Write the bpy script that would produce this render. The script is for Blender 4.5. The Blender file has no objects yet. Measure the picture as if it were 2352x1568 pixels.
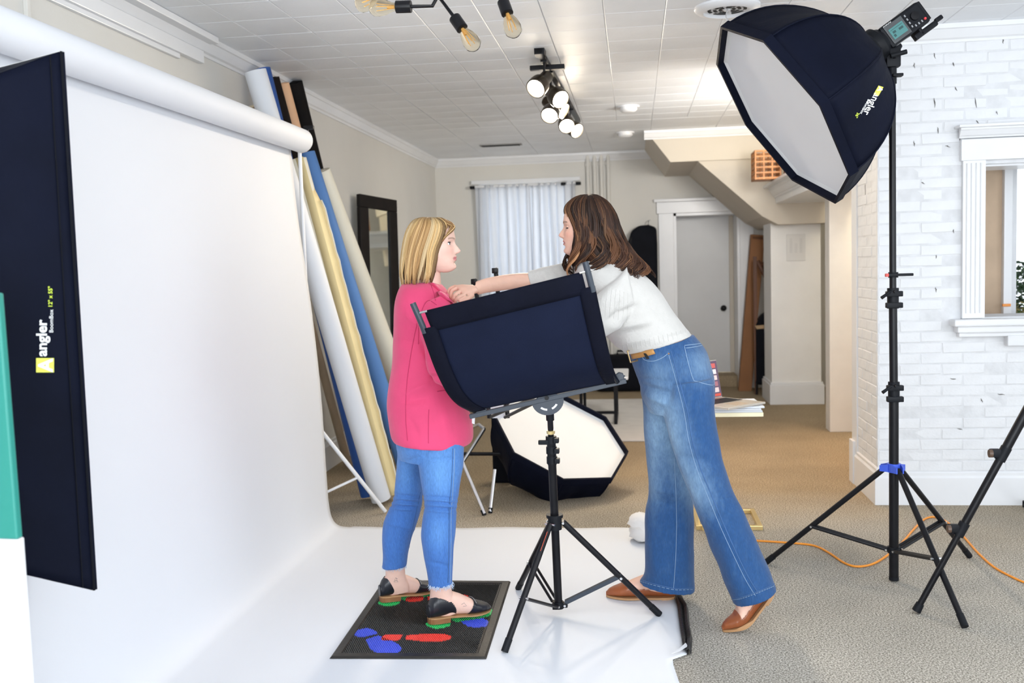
import bpy, bmesh, math, random
import numpy as np
from mathutils import Vector, Matrix, noise
from mathutils.bvhtree import BVHTree
S = bpy.context.scene
COL = S.collection
PI = math.pi
rnd = random.Random(7)

# ------------------------------------------------------------------ camera
FPX, CAMH = 2200.0, 1.46
def _cam_rows(yaw, pitch, roll):
    cy, sy, cp, sp, cr, sr = math.cos(yaw), math.sin(yaw), math.cos(pitch), math.sin(pitch), math.cos(roll), math.sin(roll)
    f = Vector((sy*cp, cy*cp, -sp)); r = Vector((cy, -sy, 0)); d = f.cross(r)
    return cr*r + sr*d, -sr*r + cr*d, f
CR, CD, CF = _cam_rows(math.radians(-7.36), math.radians(4.42), math.radians(1.71))
CAMP = Vector((0, 0, CAMH))
cam = bpy.data.cameras.new('camera'); camo = bpy.data.objects.new('camera', cam); COL.objects.link(camo)
m = Matrix.Identity(4)
for i in range(3):
    m[i][0] = CR[i]; m[i][1] = -CD[i]; m[i][2] = -CF[i]; m[i][3] = CAMP[i]
camo.matrix_world = m
cam.sensor_width = 36.0; cam.lens = FPX*36.0/2352.0; cam.clip_start = 0.05; cam.clip_end = 200
cam.dof.use_dof = True; cam.dof.focus_distance = 3.85; cam.dof.aperture_fstop = 3.2
S.camera = camo
# ------------------------------------------------------------------ world, lights, exposure
W = bpy.data.worlds.new('world'); S.world = W; W.use_nodes = True
bg = W.node_tree.nodes['Background']; bg.inputs[0].default_value = (0.86, 0.93, 1.0, 1); bg.inputs[1].default_value = 1.6
def area(name, loc, tgt, sx, sy, power, color):
    l = bpy.data.lights.new(name, 'AREA'); l.shape = 'RECTANGLE'; l.size = sx; l.size_y = sy; l.energy = power; l.color = color
    o = bpy.data.objects.new(name, l); COL.objects.link(o); o.location = loc
    o.rotation_euler = (Vector(tgt) - Vector(loc)).to_track_quat('-Z', 'Y').to_euler(); return o
area('shop_window_daylight', (1.2, -1.9, 1.5), (0.3, 4.0, 5.2), 5.4, 2.3, 205, (0.89, 0.945, 1.0))
area('side_window_daylight', (4.75, 2.4, 1.7), (0.0, 3.6, 1.2), 3.0, 1.9, 22, (0.95, 0.975, 1.0))
area('hall_ceiling_lamp', (1.9, 7.6, 2.6), (1.6, 9.4, 0.6), 0.5, 0.5, 20, (1.0, 0.86, 0.60))
area('back_window_daylight', (-1.2, 12.0, 1.6), (-1.2, 11.0, 1.55), 1.2, 1.5, 6, (1.0, 0.98, 0.97))
def downlight(loc, e, col, size):
    l = bpy.data.lights.new('downlight', 'SPOT'); l.energy = e; l.color = col; l.spot_size = size; l.spot_blend = 0.9; l.shadow_soft_size = 0.08
    o = bpy.data.objects.new('downlight', l); COL.objects.link(o); o.location = loc
rl = bpy.data.lights.new('added_rear_spot', 'SPOT'); rl.energy = 120; rl.color = (1.0, 0.96, 0.90); rl.spot_size = 1.5; rl.spot_blend = 0.8; rl.shadow_soft_size = 0.22  # added spot hidden behind the softbox, brightens the back and left walls
ro = bpy.data.objects.new('added_rear_spot', rl); COL.objects.link(ro); ro.location = (1.25, 6.7, 2.30); ro.rotation_euler = (Vector((-0.9, 11.0, 1.6)) - ro.location).to_track_quat('-Z', 'Y').to_euler()
area('added_rear_fill', (1.25, 6.7, 2.15), (-0.9, 11.0, 1.7), 0.6, 0.5, 20, (1.0, 0.96, 0.91))  # unseen soft fill added beside the spot for the rear of the room
downlight((1.15, 7.0, 2.70), 66, (1.0, 0.50, 0.18), 1.4)
downlight((2.0, 7.2, 2.70), 34, (1.0, 0.50, 0.18), 1.3)
area('added_ceiling_fill', (0.4, 2.2, 2.70), (0.4, 2.9, 0), 2.4, 1.6, 16, (1.0, 0.98, 0.96))  # fill light added out of view above the camera, no fitting modelled
S.view_settings.view_transform = 'Standard'; S.view_settings.look = 'None'
S.view_settings.exposure = 0.42; S.view_settings.gamma = 1.0; S.view_settings.use_curve_mapping = False
try:
    S.cycles.use_denoising = True; S.cycles.max_bounces = 8; S.cycles.diffuse_bounces = 4
except Exception: pass

# ------------------------------------------------------------------ helpers
def ray(px, py):
    return CR*((px-1176)/FPX) + CD*((py-784)/FPX) + CF
def at(px, py, Y):
    r = ray(px, py); return CAMP + r*(Y/r.y)
def atx(px, py, X):
    r = ray(px, py); return CAMP + r*(X/r.x)
def flo(px, py, z=0.0):
    r = ray(px, py); return CAMP + r*((z-CAMH)/r.z)
def atplane(px, py, p, n):
    r = ray(px, py); return CAMP + r*((Vector(p)-CAMP).dot(Vector(n))/r.dot(Vector(n)))
MATS = {}
def mat(name, col, rough=0.6, metal=0.0, var=0.0, vscale=8.0, bump=0.0, bscale=60.0, spec=0.5, attr=None, sss=0.0, sheen=0.0, emit=None, estr=0.0, coat=0.0, stretch=None, trans=0.0, vcol=None):
    if name in MATS: return MATS[name]
    m = bpy.data.materials.new(name); m.use_nodes = True; nt = m.node_tree; b = nt.nodes['Principled BSDF']
    I = b.inputs; I['Base Color'].default_value = (*col, 1); I['Roughness'].default_value = rough; I['Metallic'].default_value = metal
    I['Specular IOR Level'].default_value = spec
    tc = nt.nodes.new('ShaderNodeTexCoord'); src = tc.outputs['Object']
    if stretch:
        mp = nt.nodes.new('ShaderNodeMapping'); mp.inputs['Scale'].default_value = stretch
        nt.links.new(src, mp.inputs[0]); src = mp.outputs[0]
    base = None
    if attr:
        a = nt.nodes.new('ShaderNodeAttribute'); a.attribute_name = attr; base = a.outputs['Color']
    if var > 0:
        n = nt.nodes.new('ShaderNodeTexNoise'); n.inputs['Scale'].default_value = vscale; n.inputs['Detail'].default_value = 5
        nt.links.new(src, n.inputs['Vector'])
        mr = nt.nodes.new('ShaderNodeMapRange'); mr.inputs['From Min'].default_value = 0.3; mr.inputs['From Max'].default_value = 0.7
        nt.links.new(n.outputs[0], mr.inputs['Value'])
        if vcol:
            mx = nt.nodes.new('ShaderNodeMix'); mx.data_type = 'RGBA'
            if base: nt.links.new(base, mx.inputs[6])
            else: mx.inputs[6].default_value = (*col, 1)
            mx.inputs[7].default_value = (*vcol, 1)
            mr.inputs['To Max'].default_value = var
        else:
            mx = nt.nodes.new('ShaderNodeMix'); mx.data_type = 'RGBA'; mx.blend_type = 'MULTIPLY'; mx.inputs[0].default_value = 1
            mr.inputs['To Min'].default_value = 1-var; mr.inputs['To Max'].default_value = 1+var*0.6
            if base: nt.links.new(base, mx.inputs[6])
            else: mx.inputs[6].default_value = (*col, 1)
        nt.links.new(mr.outputs[0], mx.inputs[0 if vcol else 7]); base = mx.outputs[2]
    if base: nt.links.new(base, I['Base Color'])
    if bump > 0:
        n2 = nt.nodes.new('ShaderNodeTexNoise'); n2.inputs['Scale'].default_value = bscale; n2.inputs['Detail'].default_value = 4
        nt.links.new(src, n2.inputs['Vector'])
        bp = nt.nodes.new('ShaderNodeBump'); bp.inputs['Strength'].default_value = bump; bp.inputs['Distance'].default_value = 0.01
        nt.links.new(n2.outputs[0], bp.inputs['Height']); nt.links.new(bp.outputs[0], I['Normal'])
    if sss > 0:
        I['Subsurface Weight'].default_value = sss; I['Subsurface Radius'].default_value = (0.012, 0.005, 0.003); I['Subsurface Scale'].default_value = 1.0
    if sheen > 0: I['Sheen Weight'].default_value = sheen
    if coat > 0: I['Coat Weight'].default_value = coat
    if trans > 0: I['Transmission Weight'].default_value = trans
    if emit:
        I['Emission Color'].default_value = (*emit, 1); I['Emission Strength'].default_value = estr
    MATS[name] = m; return m

class MB:
    def __init__(s): s.v = []; s.f = []
    def add(s, vs, fs):
        o = len(s.v); s.v += [tuple(v) for v in vs]; s.f += [tuple(i+o for i in f) for f in fs]; return s
    def box(s, a, b, M=None, ch=0.0):
        x0, y0, z0 = a; x1, y1, z1 = b
        if ch > 0:
            bm = bmesh.new(); bmesh.ops.create_cube(bm, size=1)
            for v in bm.verts: v.co = Vector(((x0+x1)/2+v.co.x*(x1-x0), (y0+y1)/2+v.co.y*(y1-y0), (z0+z1)/2+v.co.z*(z1-z0)))
            bmesh.ops.bevel(bm, geom=list(bm.edges), offset=ch, segments=2, affect='EDGES', profile=0.6)
            bm.verts.index_update(); vs = [v.co.copy() for v in bm.verts]; fs = [[v.index for v in f.verts] for f in bm.faces]; bm.free()
        else:
            vs = [Vector(p) for p in ((x0,y0,z0),(x1,y0,z0),(x1,y1,z0),(x0,y1,z0),(x0,y0,z1),(x1,y0,z1),(x1,y1,z1),(x0,y1,z1))]
            fs = [(0,3,2,1),(4,5,6,7),(0,1,5,4),(1,2,6,5),(2,3,7,6),(3,0,4,7)]
        if M is not None: vs = [M @ v for v in vs]
        return s.add(vs, fs)
    def rings(s, rs, closed=True, cap0=True, cap1=True):
        n = len(rs[0]); o = len(s.v)
        for r in rs: s.v += [tuple(p) for p in r]
        for i in range(len(rs)-1):
            for j in range(n if closed else n-1):
                k = (j+1) % n
                s.f.append((o+i*n+j, o+i*n+k, o+(i+1)*n+k, o+(i+1)*n+j))
        if cap0: s.f.append(tuple(o+j for j in reversed(range(n))))
        if cap1: s.f.append(tuple(o+(len(rs)-1)*n+j for j in range(n)))
        return s
    def tube(s, pts, r, n=10, caps=True):
        pts = [Vector(p) for p in pts]; rr = r if isinstance(r, (list, tuple)) else [r]*len(pts)
        rs = []; ref = None
        for i, p in enumerate(pts):
            t = (pts[min(i+1, len(pts)-1)] - pts[max(i-1, 0)]).normalized()
            if ref is None:
                ref = Vector((0, 0, 1)) if abs(t.z) < 0.9 else Vector((1, 0, 0))
            u = (ref - t*ref.dot(t)).normalized(); w = t.cross(u); ref = u
            rs.append([p + (u*math.cos(2*PI*k/n) + w*math.sin(2*PI*k/n))*rr[i] for k in range(n)])
        return s.rings(rs, True, caps, caps)
    def cyl(s, a, b, r0, r1=None, n=16): return s.tube([a, b], [r0, r0 if r1 is None else r1], n)
    def lathe(s, prof, M, n=24, cap=True):
        rs = [[M @ Vector((r*math.cos(2*PI*k/n), r*math.sin(2*PI*k/n), z)) for k in range(n)] for r, z in prof]
        return s.rings(rs, True, cap, cap)
    def prism(s, poly, off):
        off = Vector(off); poly = [Vector(p) for p in poly]; n = len(poly)
        vs = poly + [p+off for p in poly]
        return s.add(vs, [tuple(range(n)), tuple(reversed(range(n, 2*n)))] + [(i, n+i, n+(i+1) % n, (i+1) % n) for i in range(n)])
    def grid(s, rows, thick=None):
        n = len(rows[0]); o = len(s.v)
        for r in rows: s.v += [tuple(p) for p in r]
        for i in range(len(rows)-1):
            for j in range(n-1): s.f.append((o+i*n+j, o+i*n+j+1, o+(i+1)*n+j+1, o+(i+1)*n+j))
        return s
    def mesh(s, name, mt, smooth=False, fix=True):
        me = bpy.data.meshes.new(name); me.from_pydata(s.v, [], s.f)
        if fix:
            bm = bmesh.new(); bm.from_mesh(me); bmesh.ops.recalc_face_normals(bm, faces=bm.faces); bm.to_mesh(me); bm.free()
        if mt: me.materials.append(mt)
        if smooth:
            me.polygons.foreach_set('use_smooth', [True]*len(me.polygons))
            try: me.set_sharp_from_angle(angle=math.radians(40))
            except Exception: pass
        me.update(); return me
    def build(s, name, mt, parent=None, smooth=False, fix=True, solid=0.0, soff=0.0, bevel=0.0):
        return link(name, s.mesh(name, mt, smooth, fix), parent, solid, soff, bevel)
def link(name, me, parent=None, solid=0.0, soff=0.0, bevel=0.0):
    o = bpy.data.objects.new(name, me); COL.objects.link(o)
    if parent is not None: setpar(o, parent)
    if solid:
        md = o.modifiers.new('solid', 'SOLIDIFY'); md.thickness = solid; md.offset = soff
    if bevel:
        md = o.modifiers.new('bevel', 'BEVEL'); md.width = bevel; md.segments = 2; md.limit_method = 'ANGLE'
    return o
WM = {}
def wmat(o): return WM.get(o.name, Matrix.Identity(4))
def setpar(o, p):
    o.parent = p; o.matrix_parent_inverse = wmat(p).inverted()
def tag(o, label=None, cat=None, group=None, kind=None):
    if label: o['label'] = label
    if cat: o['category'] = cat
    if group: o['group'] = group
    if kind: o['kind'] = kind
    return o
def thing(name, loc, label, cat, group=None):
    o = bpy.data.objects.new(name, None); COL.objects.link(o); o.location = loc; o.empty_display_size = 0.05
    WM[o.name] = Matrix.Translation(Vector(loc)); return tag(o, label, cat, group)
def struct(name, mb, mt, smooth=False, bevel=0.0):
    o = mb.build(name, mt, None, smooth, bevel=bevel); o['kind'] = 'structure'; return o
def catmull(P, k):
    P = [np.array(p, float) for p in P]; out = []
    n = len(P)
    for i in range(n-1):
        p0 = P[i-1] if i > 0 else 2*P[0]-P[1]; p1 = P[i]; p2 = P[i+1]; p3 = P[i+2] if i+2 < n else 2*P[-1]-P[-2]
        for j in range(k):
            t = j/k; out.append(0.5*((2*p1)+(-p0+p2)*t+(2*p0-5*p1+4*p2-p3)*t*t+(-p0+3*p1-3*p2+p3)*t**3))
    out.append(P[-1]); return out
def setcol(me, cols, name='Col'):
    a = me.color_attributes.new(name, 'FLOAT_COLOR', 'POINT')
    a.data.foreach_set('color', np.hstack([np.asarray(cols, float), np.ones((len(cols), 1))]).astype(np.float32).ravel())
def textmesh(body, size, bold=0.0):
    c = bpy.data.curves.new('lettering', 'FONT'); c.body = body; c.size = size; c.offset = bold; c.resolution_u = 3
    o = bpy.data.objects.new('lettering', c); COL.objects.link(o)
    me = bpy.data.meshes.new_from_object(o.evaluated_get(bpy.context.evaluated_depsgraph_get()))
    bpy.data.objects.remove(o); bpy.data.curves.remove(c)
    return [v.co.copy() for v in me.vertices], [tuple(p.vertices) for p in me.polygons]
def lettering(name, body, size, fn, mt, parent, bold=0.0, label=None):
    vs, fs = textmesh(body, size, bold); b = MB(); b.add([fn(v.x, v.y) for v in vs], fs)
    o = b.build(name, mt, parent, fix=False)
    if label: o['label'] = label
    return o

# ------------------------------------------------------------------ materials
white_paint = mat('white_paint', (0.84, 0.85, 0.87), 0.45, var=0.04, vscale=3, bump=0.05, bscale=20)
trim_paint = mat('trim_paint', (0.80, 0.81, 0.83), 0.3, var=0.03, vscale=4)
wall_paint = mat('wall_paint', (0.70, 0.685, 0.645), 0.75, var=0.03, vscale=2, bump=0.08, bscale=90)
cream_paint = mat('cream_paint', (0.60, 0.545, 0.465), 0.7, var=0.03, vscale=2, bump=0.05, bscale=60)
tile_paint = mat('tile_paint', (0.87, 0.90, 0.94), 0.5, var=0.05, vscale=2.5, bump=0.12, bscale=45)
brick_paint = mat('brick_paint', (0.76, 0.77, 0.79), 0.4, var=0.04, vscale=10, bump=0.35, bscale=28)
crack_paint = mat('crack_paint', (0.72, 0.72, 0.72), 0.7, var=0.25, vscale=14, bump=0.3, bscale=40)
black_metal = mat('black_metal', (0.006, 0.006, 0.008), 0.36, spec=0.26, var=0.2, vscale=30)
black_plastic = mat('black_plastic', (0.009, 0.010, 0.013), 0.5, spec=.16, var=0.15, vscale=20)
grey_metal = mat('grey_metal', (0.035, 0.045, 0.062), 0.4, 0.0, spec=.4, var=0.1, vscale=15)
silver = mat('silver', (0.72, 0.72, 0.73), 0.25, 1.0, var=0.06, vscale=20)
black_cloth = mat('black_cloth', (0.005, 0.006, 0.010), 0.8, spec=.15, var=0.25, vscale=6, bump=0.25, bscale=14)
nylon = mat('black_nylon', (0.0032, 0.0048, 0.014), 0.68, spec=.09, var=0.2, vscale=5, bump=0.5, bscale=9)
gold = mat('gold', (0.78, 0.60, 0.28), 0.3, 0.7, var=0.06, vscale=10)
paper_white = mat('paper_white', (0.73, 0.755, 0.80), 0.7, var=0.01, vscale=1.5, bump=0.04, bscale=5)
# ------------------------------------------------------------------ setting
LX, BY, CZ = -2.30, 11.2, 2.75          # left wall, back wall, ceiling
BX, BRY = 1.405, 5.80                   # corner of the painted brick wall
carpet = mat('carpet', (0.40, 0.375, 0.335), 0.95, bump=0.6, bscale=420, spec=0.1)
def carpet_nodes():
    nt = carpet.node_tree; b = nt.nodes['Principled BSDF']; tc = nt.nodes['Texture Coordinate']
    n = nt.nodes.new('ShaderNodeTexNoise'); n.inputs['Scale'].default_value = 150; n.inputs['Detail'].default_value = 2.5; n.inputs['Roughness'].default_value = 0.75
    nt.links.new(tc.outputs['Object'], n.inputs['Vector'])
    cr = nt.nodes.new('ShaderNodeValToRGB'); e = cr.color_ramp.elements
    e[0].position = 0.38; e[0].color = (0.15, 0.14, 0.12, 1); e[1].position = 0.63; e[1].color = (0.74, 0.71, 0.65, 1)
    k = e.new(0.5); k.color = (0.44, 0.405, 0.345, 1)
    nt.links.new(n.outputs[0], cr.inputs[0])
    # sheen of light painted into the pile: grey in front, tan behind, ragged boundary
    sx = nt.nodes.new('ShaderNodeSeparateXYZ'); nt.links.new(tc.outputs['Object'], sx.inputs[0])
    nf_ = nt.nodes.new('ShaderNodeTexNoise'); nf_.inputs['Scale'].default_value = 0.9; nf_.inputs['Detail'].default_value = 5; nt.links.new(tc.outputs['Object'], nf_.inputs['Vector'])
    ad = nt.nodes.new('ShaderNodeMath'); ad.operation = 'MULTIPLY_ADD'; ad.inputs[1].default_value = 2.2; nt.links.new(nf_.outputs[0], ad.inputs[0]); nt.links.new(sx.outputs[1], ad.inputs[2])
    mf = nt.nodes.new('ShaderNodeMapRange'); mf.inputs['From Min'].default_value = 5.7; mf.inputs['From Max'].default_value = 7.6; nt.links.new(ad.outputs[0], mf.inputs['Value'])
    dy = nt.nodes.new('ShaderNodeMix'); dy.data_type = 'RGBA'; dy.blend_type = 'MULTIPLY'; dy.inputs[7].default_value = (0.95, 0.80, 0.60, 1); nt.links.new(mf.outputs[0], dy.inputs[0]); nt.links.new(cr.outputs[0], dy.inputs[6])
    n2 = nt.nodes.new('ShaderNodeTexNoise'); n2.inputs['Scale'].default_value = 1.6; n2.inputs['Detail'].default_value = 6
    nt.links.new(tc.outputs['Object'], n2.inputs['Vector'])
    mr = nt.nodes.new('ShaderNodeMapRange'); mr.inputs['From Min'].default_value = 0.3; mr.inputs['From Max'].default_value = 0.7; mr.inputs['To Min'].default_value = 0.86; mr.inputs['To Max'].default_value = 1.08
    nt.links.new(n2.outputs[0], mr.inputs['Value'])
    mx = nt.nodes.new('ShaderNodeMix'); mx.data_type = 'RGBA'; mx.blend_type = 'MULTIPLY'; mx.inputs[0].default_value = 1
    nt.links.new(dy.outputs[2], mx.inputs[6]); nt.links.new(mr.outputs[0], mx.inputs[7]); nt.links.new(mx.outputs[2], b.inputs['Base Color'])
carpet_nodes()
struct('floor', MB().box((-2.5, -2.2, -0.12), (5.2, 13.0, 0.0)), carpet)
struct('wall_left', MB().box((LX-0.15, -2.2, 0), (LX, BY+0.15, CZ+0.1)), wall_paint)
wb = MB(); DX0, DX1, DZ = 0.46, 1.20, 2.02     # door opening in the back wall
wb.box((LX, BY, 0), (-1.72, BY+0.12, CZ+0.1)).box((-0.72, BY, 0), (DX0, BY+0.12, CZ+0.1)).box((-1.72, BY, 0), (-.72, BY+.12, .9)).box((-1.72, BY, 2.36), (-.72, BY+.12, CZ+.1)); wb.box((DX0, BY, DZ), (DX1, BY+0.12, CZ+0.1)); wb.box((DX1, BY, 0), (2.37, BY+0.12, CZ+0.1))
struct('wall_back', wb, wall_paint)
struct('wall_far_right', MB().box((2.37, 6.62, 0), (2.47, BY+.12, CZ+0.1)), brick_paint)
struct('wall_side', MB().box((5.0, -2.2, 0), (5.15, 0.6, CZ+0.1)).box((5.0, 4.2, 0), (5.15, 6.0, CZ+0.1)).box((5.0, 0.6, 0), (5.15, 4.2, 0.6)), white_paint)
struct('wall_front', MB().box((-2.4, -2.2, 0), (5.0, -2.08, 0.45)).box((-2.4, -2.2, 2.75), (5.0, -2.08, 2.85)).box((-2.4, -2.2, 0.45), (-1.6, -2.08, 2.75)).box((4.1, -2.2, 0.45), (5.0, -2.08, 2.75)), white_paint)

# ceiling with pressed tiles
ceil = struct('ceiling', MB().box((LX-0.1, -2.2, CZ+0.006), (5.2, BY+0.1, CZ+0.12)), mat('tile_gap', (0.5, 0.5, 0.5), 0.9))
TS = 0.311
def tile_mesh(s):
    g, c, h = 0.0008, 0.0035, 0.007; a = s/2-g; b = a-c
    v = [(-a,-a,h),(a,-a,h),(a,a,h),(-a,a,h),(-a,-a,.003),(a,-a,.003),(a,a,.003),(-a,a,.003),(-b,-b,0),(b,-b,0),(b,b,0),(-b,b,0)]
    f = [(0,1,5,4),(1,2,6,5),(2,3,7,6),(3,0,4,7),(4,5,9,8),(5,6,10,9),(6,7,11,10),(7,4,8,11),(8,9,10,11)]
    return MB().add(v, f).mesh('tile', tile_paint)
tm, tmb = tile_mesh(TS), tile_mesh(TS*2)
xs0 = -0.438
n_t = 0; rest = []
for j in range(24):
    yc = 4.45 + TS*(j+0.5) - 0.002
    if yc > 8.9: break
    for i in range(-6, 15):
        xc = xs0 + TS*(i+0.5)
        if xc-TS/2 < LX-0.12 or xc > 3.6: continue
        if yc > 6.3 and xc > 3.3: continue
        if n_t < 285 and xc < 2.9:
            o = link('tile', tm, ceil); o.location = (max(xc, LX-0.02), yc, CZ-0.004); n_t += 1
        else: rest.append((xc, yc, tm))
y0 = 4.45 + TS*14
for j in range(4):
    for i in range(-3, 7):
        xc = xs0 + 2*TS*(i+0.5); o = None; yc = y0 + 2*TS*(j+0.5)
        if xc > 3.3 or xc < -2.3 or yc > 11.3: continue
        o = link('tile', tmb, ceil); o.location = (xc, yc, CZ-0.004)
rb = MB()
for xc, yc, me in rest: rb.add([(v.co.x+xc, v.co.y+yc, v.co.z+CZ-0.004) for v in me.vertices], [tuple(p.vertices) for p in me.polygons])
for j in range(-20, 1):
    for i in range(-6, 18):
        yc = 4.45 + TS*(j-0.5); xc = xs0+TS*(i+.5)
        rb.add([(v.co.x+xc, v.co.y+yc, v.co.z+CZ-0.004) for v in tm.vertices], [tuple(p.vertices) for p in tm.polygons])
o = rb.build('far_tiles', tile_paint, ceil, fix=False); o['kind'] = 'stuff'

# crown mouldings
CRP = [(0, 0), (0.010, 0), (0.014, 0.014), (0.026, 0.022), (0.040, 0.045), (0.052, 0.066), (0.060, 0.070), (0.062, 0.095), (0, 0.095)]
def crown(mb, a, b, nrm, k=1.0, z=CZ-0.004):
    a = Vector(a); b = Vector(b); nrm = Vector(nrm)
    mb.prism([a + nrm*p*k + Vector((0, 0, z - 0.095*k + q*k)) for p, q in CRP], b-a)
c1 = MB(); crown(c1, (LX, -2, 0), (LX, BY, 0), (1, 0, 0)); struct('trim_1', c1, trim_paint)
c2 = MB(); crown(c2, (LX, BY, 0), (0.3, BY, 0), (0, -1, 0)); struct('trim_2', c2, trim_paint)
c3 = MB(); crown(c3, (BX+.02, BRY, 0), (5.0, BRY, 0), (0, -1, 0)); struct('trim_3', c3, trim_paint)
# the stepped extra strips of moulding at the near left
c4 = MB().box((LX, -2, CZ-0.15), (LX+0.035, 5.0, CZ-0.085), ch=0.004).box((LX, -2, CZ-0.175), (LX+0.02, 4.75, CZ-0.15), ch=0.003).box((LX+0.04, -2, CZ-0.04), (LX+0.10, 5.05, CZ-0.006), ch=0.004)
struct('trim_4', c4, trim_paint)
def basebd(name, a, b, nrm, h=0.19):
    a = Vector(a); b = Vector(b); n = Vector(nrm); z = Vector((0, 0, 1))
    P = [(0, 0), (0.022, 0), (0.022, h-0.035), (0.014, h-0.022), (0.014, h-0.006), (0.008, h), (0, h)]
    struct(name, MB().prism([a + n*p + z*q for p, q in P], b-a), trim_paint)
basebd('baseboard_left', (LX, -2, 0), (LX, BY, 0), (1, 0, 0), 0.21)
basebd('baseboard_back', (LX, BY, 0), (0.33, BY, 0), (0, -1, 0), 0.2)
basebd('baseboard_right', (BX-0.02, BRY, 0), (5.0, BRY, 0), (0, -1, 0), 0.195)
basebd('baseboard_return', (BX, BRY-0.02, 0), (BX, 6.40, 0), (-1, 0, 0), 0.22)

# painted brick wall with an interior window opening
WX0, WX1, WZ0, WZ1 = 1.985, 2.95, 1.095, 1.965
w = MB()
w.box((BX-.003, BRY-0.0035, 0), (WX0, BRY+0.30, CZ)).box((WX1, BRY-0.0035, 0), (5.0, BRY+0.30, CZ)).box((WX0, BRY-0.0035, 0), (WX1, BRY+0.30, WZ0)).box((WX0, BRY-0.0035, WZ1), (WX1, BRY+0.30, CZ))
w.box((BX-.003, BRY+0.29, 0), (BX+0.3, 6.35, CZ))
wr = struct('wall_right', w, mat('joint_paint', (0.70, 0.71, 0.73), 0.5, var=0.1, vscale=14, bump=0.3, bscale=40))
def brick_mesh(L, Hh, dep, seed):
    r = random.Random(seed); bm = bmesh.new(); bmesh.ops.create_cube(bm, size=1)
    for v in bm.verts:
        v.co = Vector((v.co.x*L + r.uniform(-.003, .003), v.co.y*dep + r.uniform(-.0008, .0008), v.co.z*Hh + r.uniform(-.003, .003)))
    ed = [e for e in bm.edges if all(v.co.y < 0 for v in e.verts)]
    bmesh.ops.bevel(bm, geom=ed, offset=0.004, segments=1, affect='EDGES')
    me = bpy.data.meshes.new('brick'); bm.to_mesh(me); bm.free(); me.materials.append(brick_paint)
    return me
BL, BH, GP = 0.232, 0.0585, 0.0045
bms = [brick_mesh(BL, BH, 0.03, k) for k in range(7)]; bmh = [brick_mesh(BL/2-0.004, BH, 0.03, 20+k) for k in range(3)]
nb = 0; z = 0.2; row = 0
frect = (1.83, 3.1, 0.985, 2.16)     # casing outline
rest = MB()
def addbrick(me, M, vis):
    global nb
    if vis and nb < 292:
        o = link('brick', me, wr); o.matrix_parent_inverse = Matrix.Identity(4); o.matrix_basis = M; nb += 1
    else: rest.add([M @ v.co for v in me.vertices], [tuple(p.vertices) for p in me.polygons])
while z < CZ-0.12:
    x = BX - (0 if row % 2 == 0 else BL/2); zc = z + BH/2
    while x < 5.0:
        half = x < BX - 0.01
        L = BL/2 - 0.004 if half else BL
        xs = BX if half else x; xc = xs + L/2
        inside = xc > frect[0]-0.09 and xc < frect[1]+0.09 and frect[2]-0.02 < zc < frect[3]-0.01
        if xc > frect[0]-L/2 and xc < frect[0]+0.02 and inside: inside = xc > frect[0]-0.03
        if not inside:
            M = Matrix.Translation((xc, BRY + 0.0096 + rnd.uniform(-.0014, .0022), zc + rnd.uniform(-.0015, .0015))) @ Matrix.Rotation(rnd.uniform(-.006, .006), 4, 'Y')
            addbrick(rnd.choice(bmh if half else bms), M, xc < 2.36)
        x += BL + GP
    # return face, seen edge-on along the opening
    y = BRY + 0.014 - (0 if row % 2 else BL/2)
    while y < 6.22:
        half = y < BRY; L = BL/2 - .004 if half else BL; ys = BRY+.012 if half else y
        M = Matrix.Translation((BX + 0.0098 + rnd.uniform(-.0013, .002), ys + L/2, zc)) @ Matrix.Rotation(-PI/2, 4, 'Z')
        addbrick(rnd.choice(bmh if half else bms), M, True); y += BL + GP
    z += BH + GP; row += 1
o = rest.build('distant_bricks', brick_paint, wr, smooth=True, fix=False); o['kind'] = 'stuff'

crk = mat('crack_dark', (0.12, 0.11, 0.10), .9, var=.3); rc = random.Random(12)
for (px_, py_, ln, ang_) in ((2147, 128, 14, 1.3), (2191, 147, 10, 1.2), (2100, 150, 12, 1.5), (2147, 236, 22, 1.5), (2241, 236, 24, 1.45), (2196, 204, 10, 1.1), (2155, 299, 16, 1.5), (2246, 280, 10, .9), (2290, 258, 9, 1.3), (2177, 336, 10, .2), (2100, 330, 12, 1.4), (2205, 318, 16, 1.5), (2304, 92, 18, 1.5), (2235, 320, 12, .1), (2120, 420, 9, .4), (2190, 530, 10, 1.5), (2150, 665, 12, 1.4), (2190, 870, 14, .1), (2255, 920, 10, 1.2), (2300, 905, 16, .1), (2205, 985, 12, .3), (2150, 590, 10, 1.5)):
    p_ = [at(px_ + (k-2)/4*ln*math.cos(ang_) + rc.uniform(-1.2, 1.2), py_ + (k-2)/4*ln*math.sin(ang_) + rc.uniform(-1.2, 1.2), BRY-0.0072) for k in range(5)]
    MB().tube(p_, [.0006, .0022, .003, .0018, .0006], 5).build('mortar_crack', crk, wr, fix=False)
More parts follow.
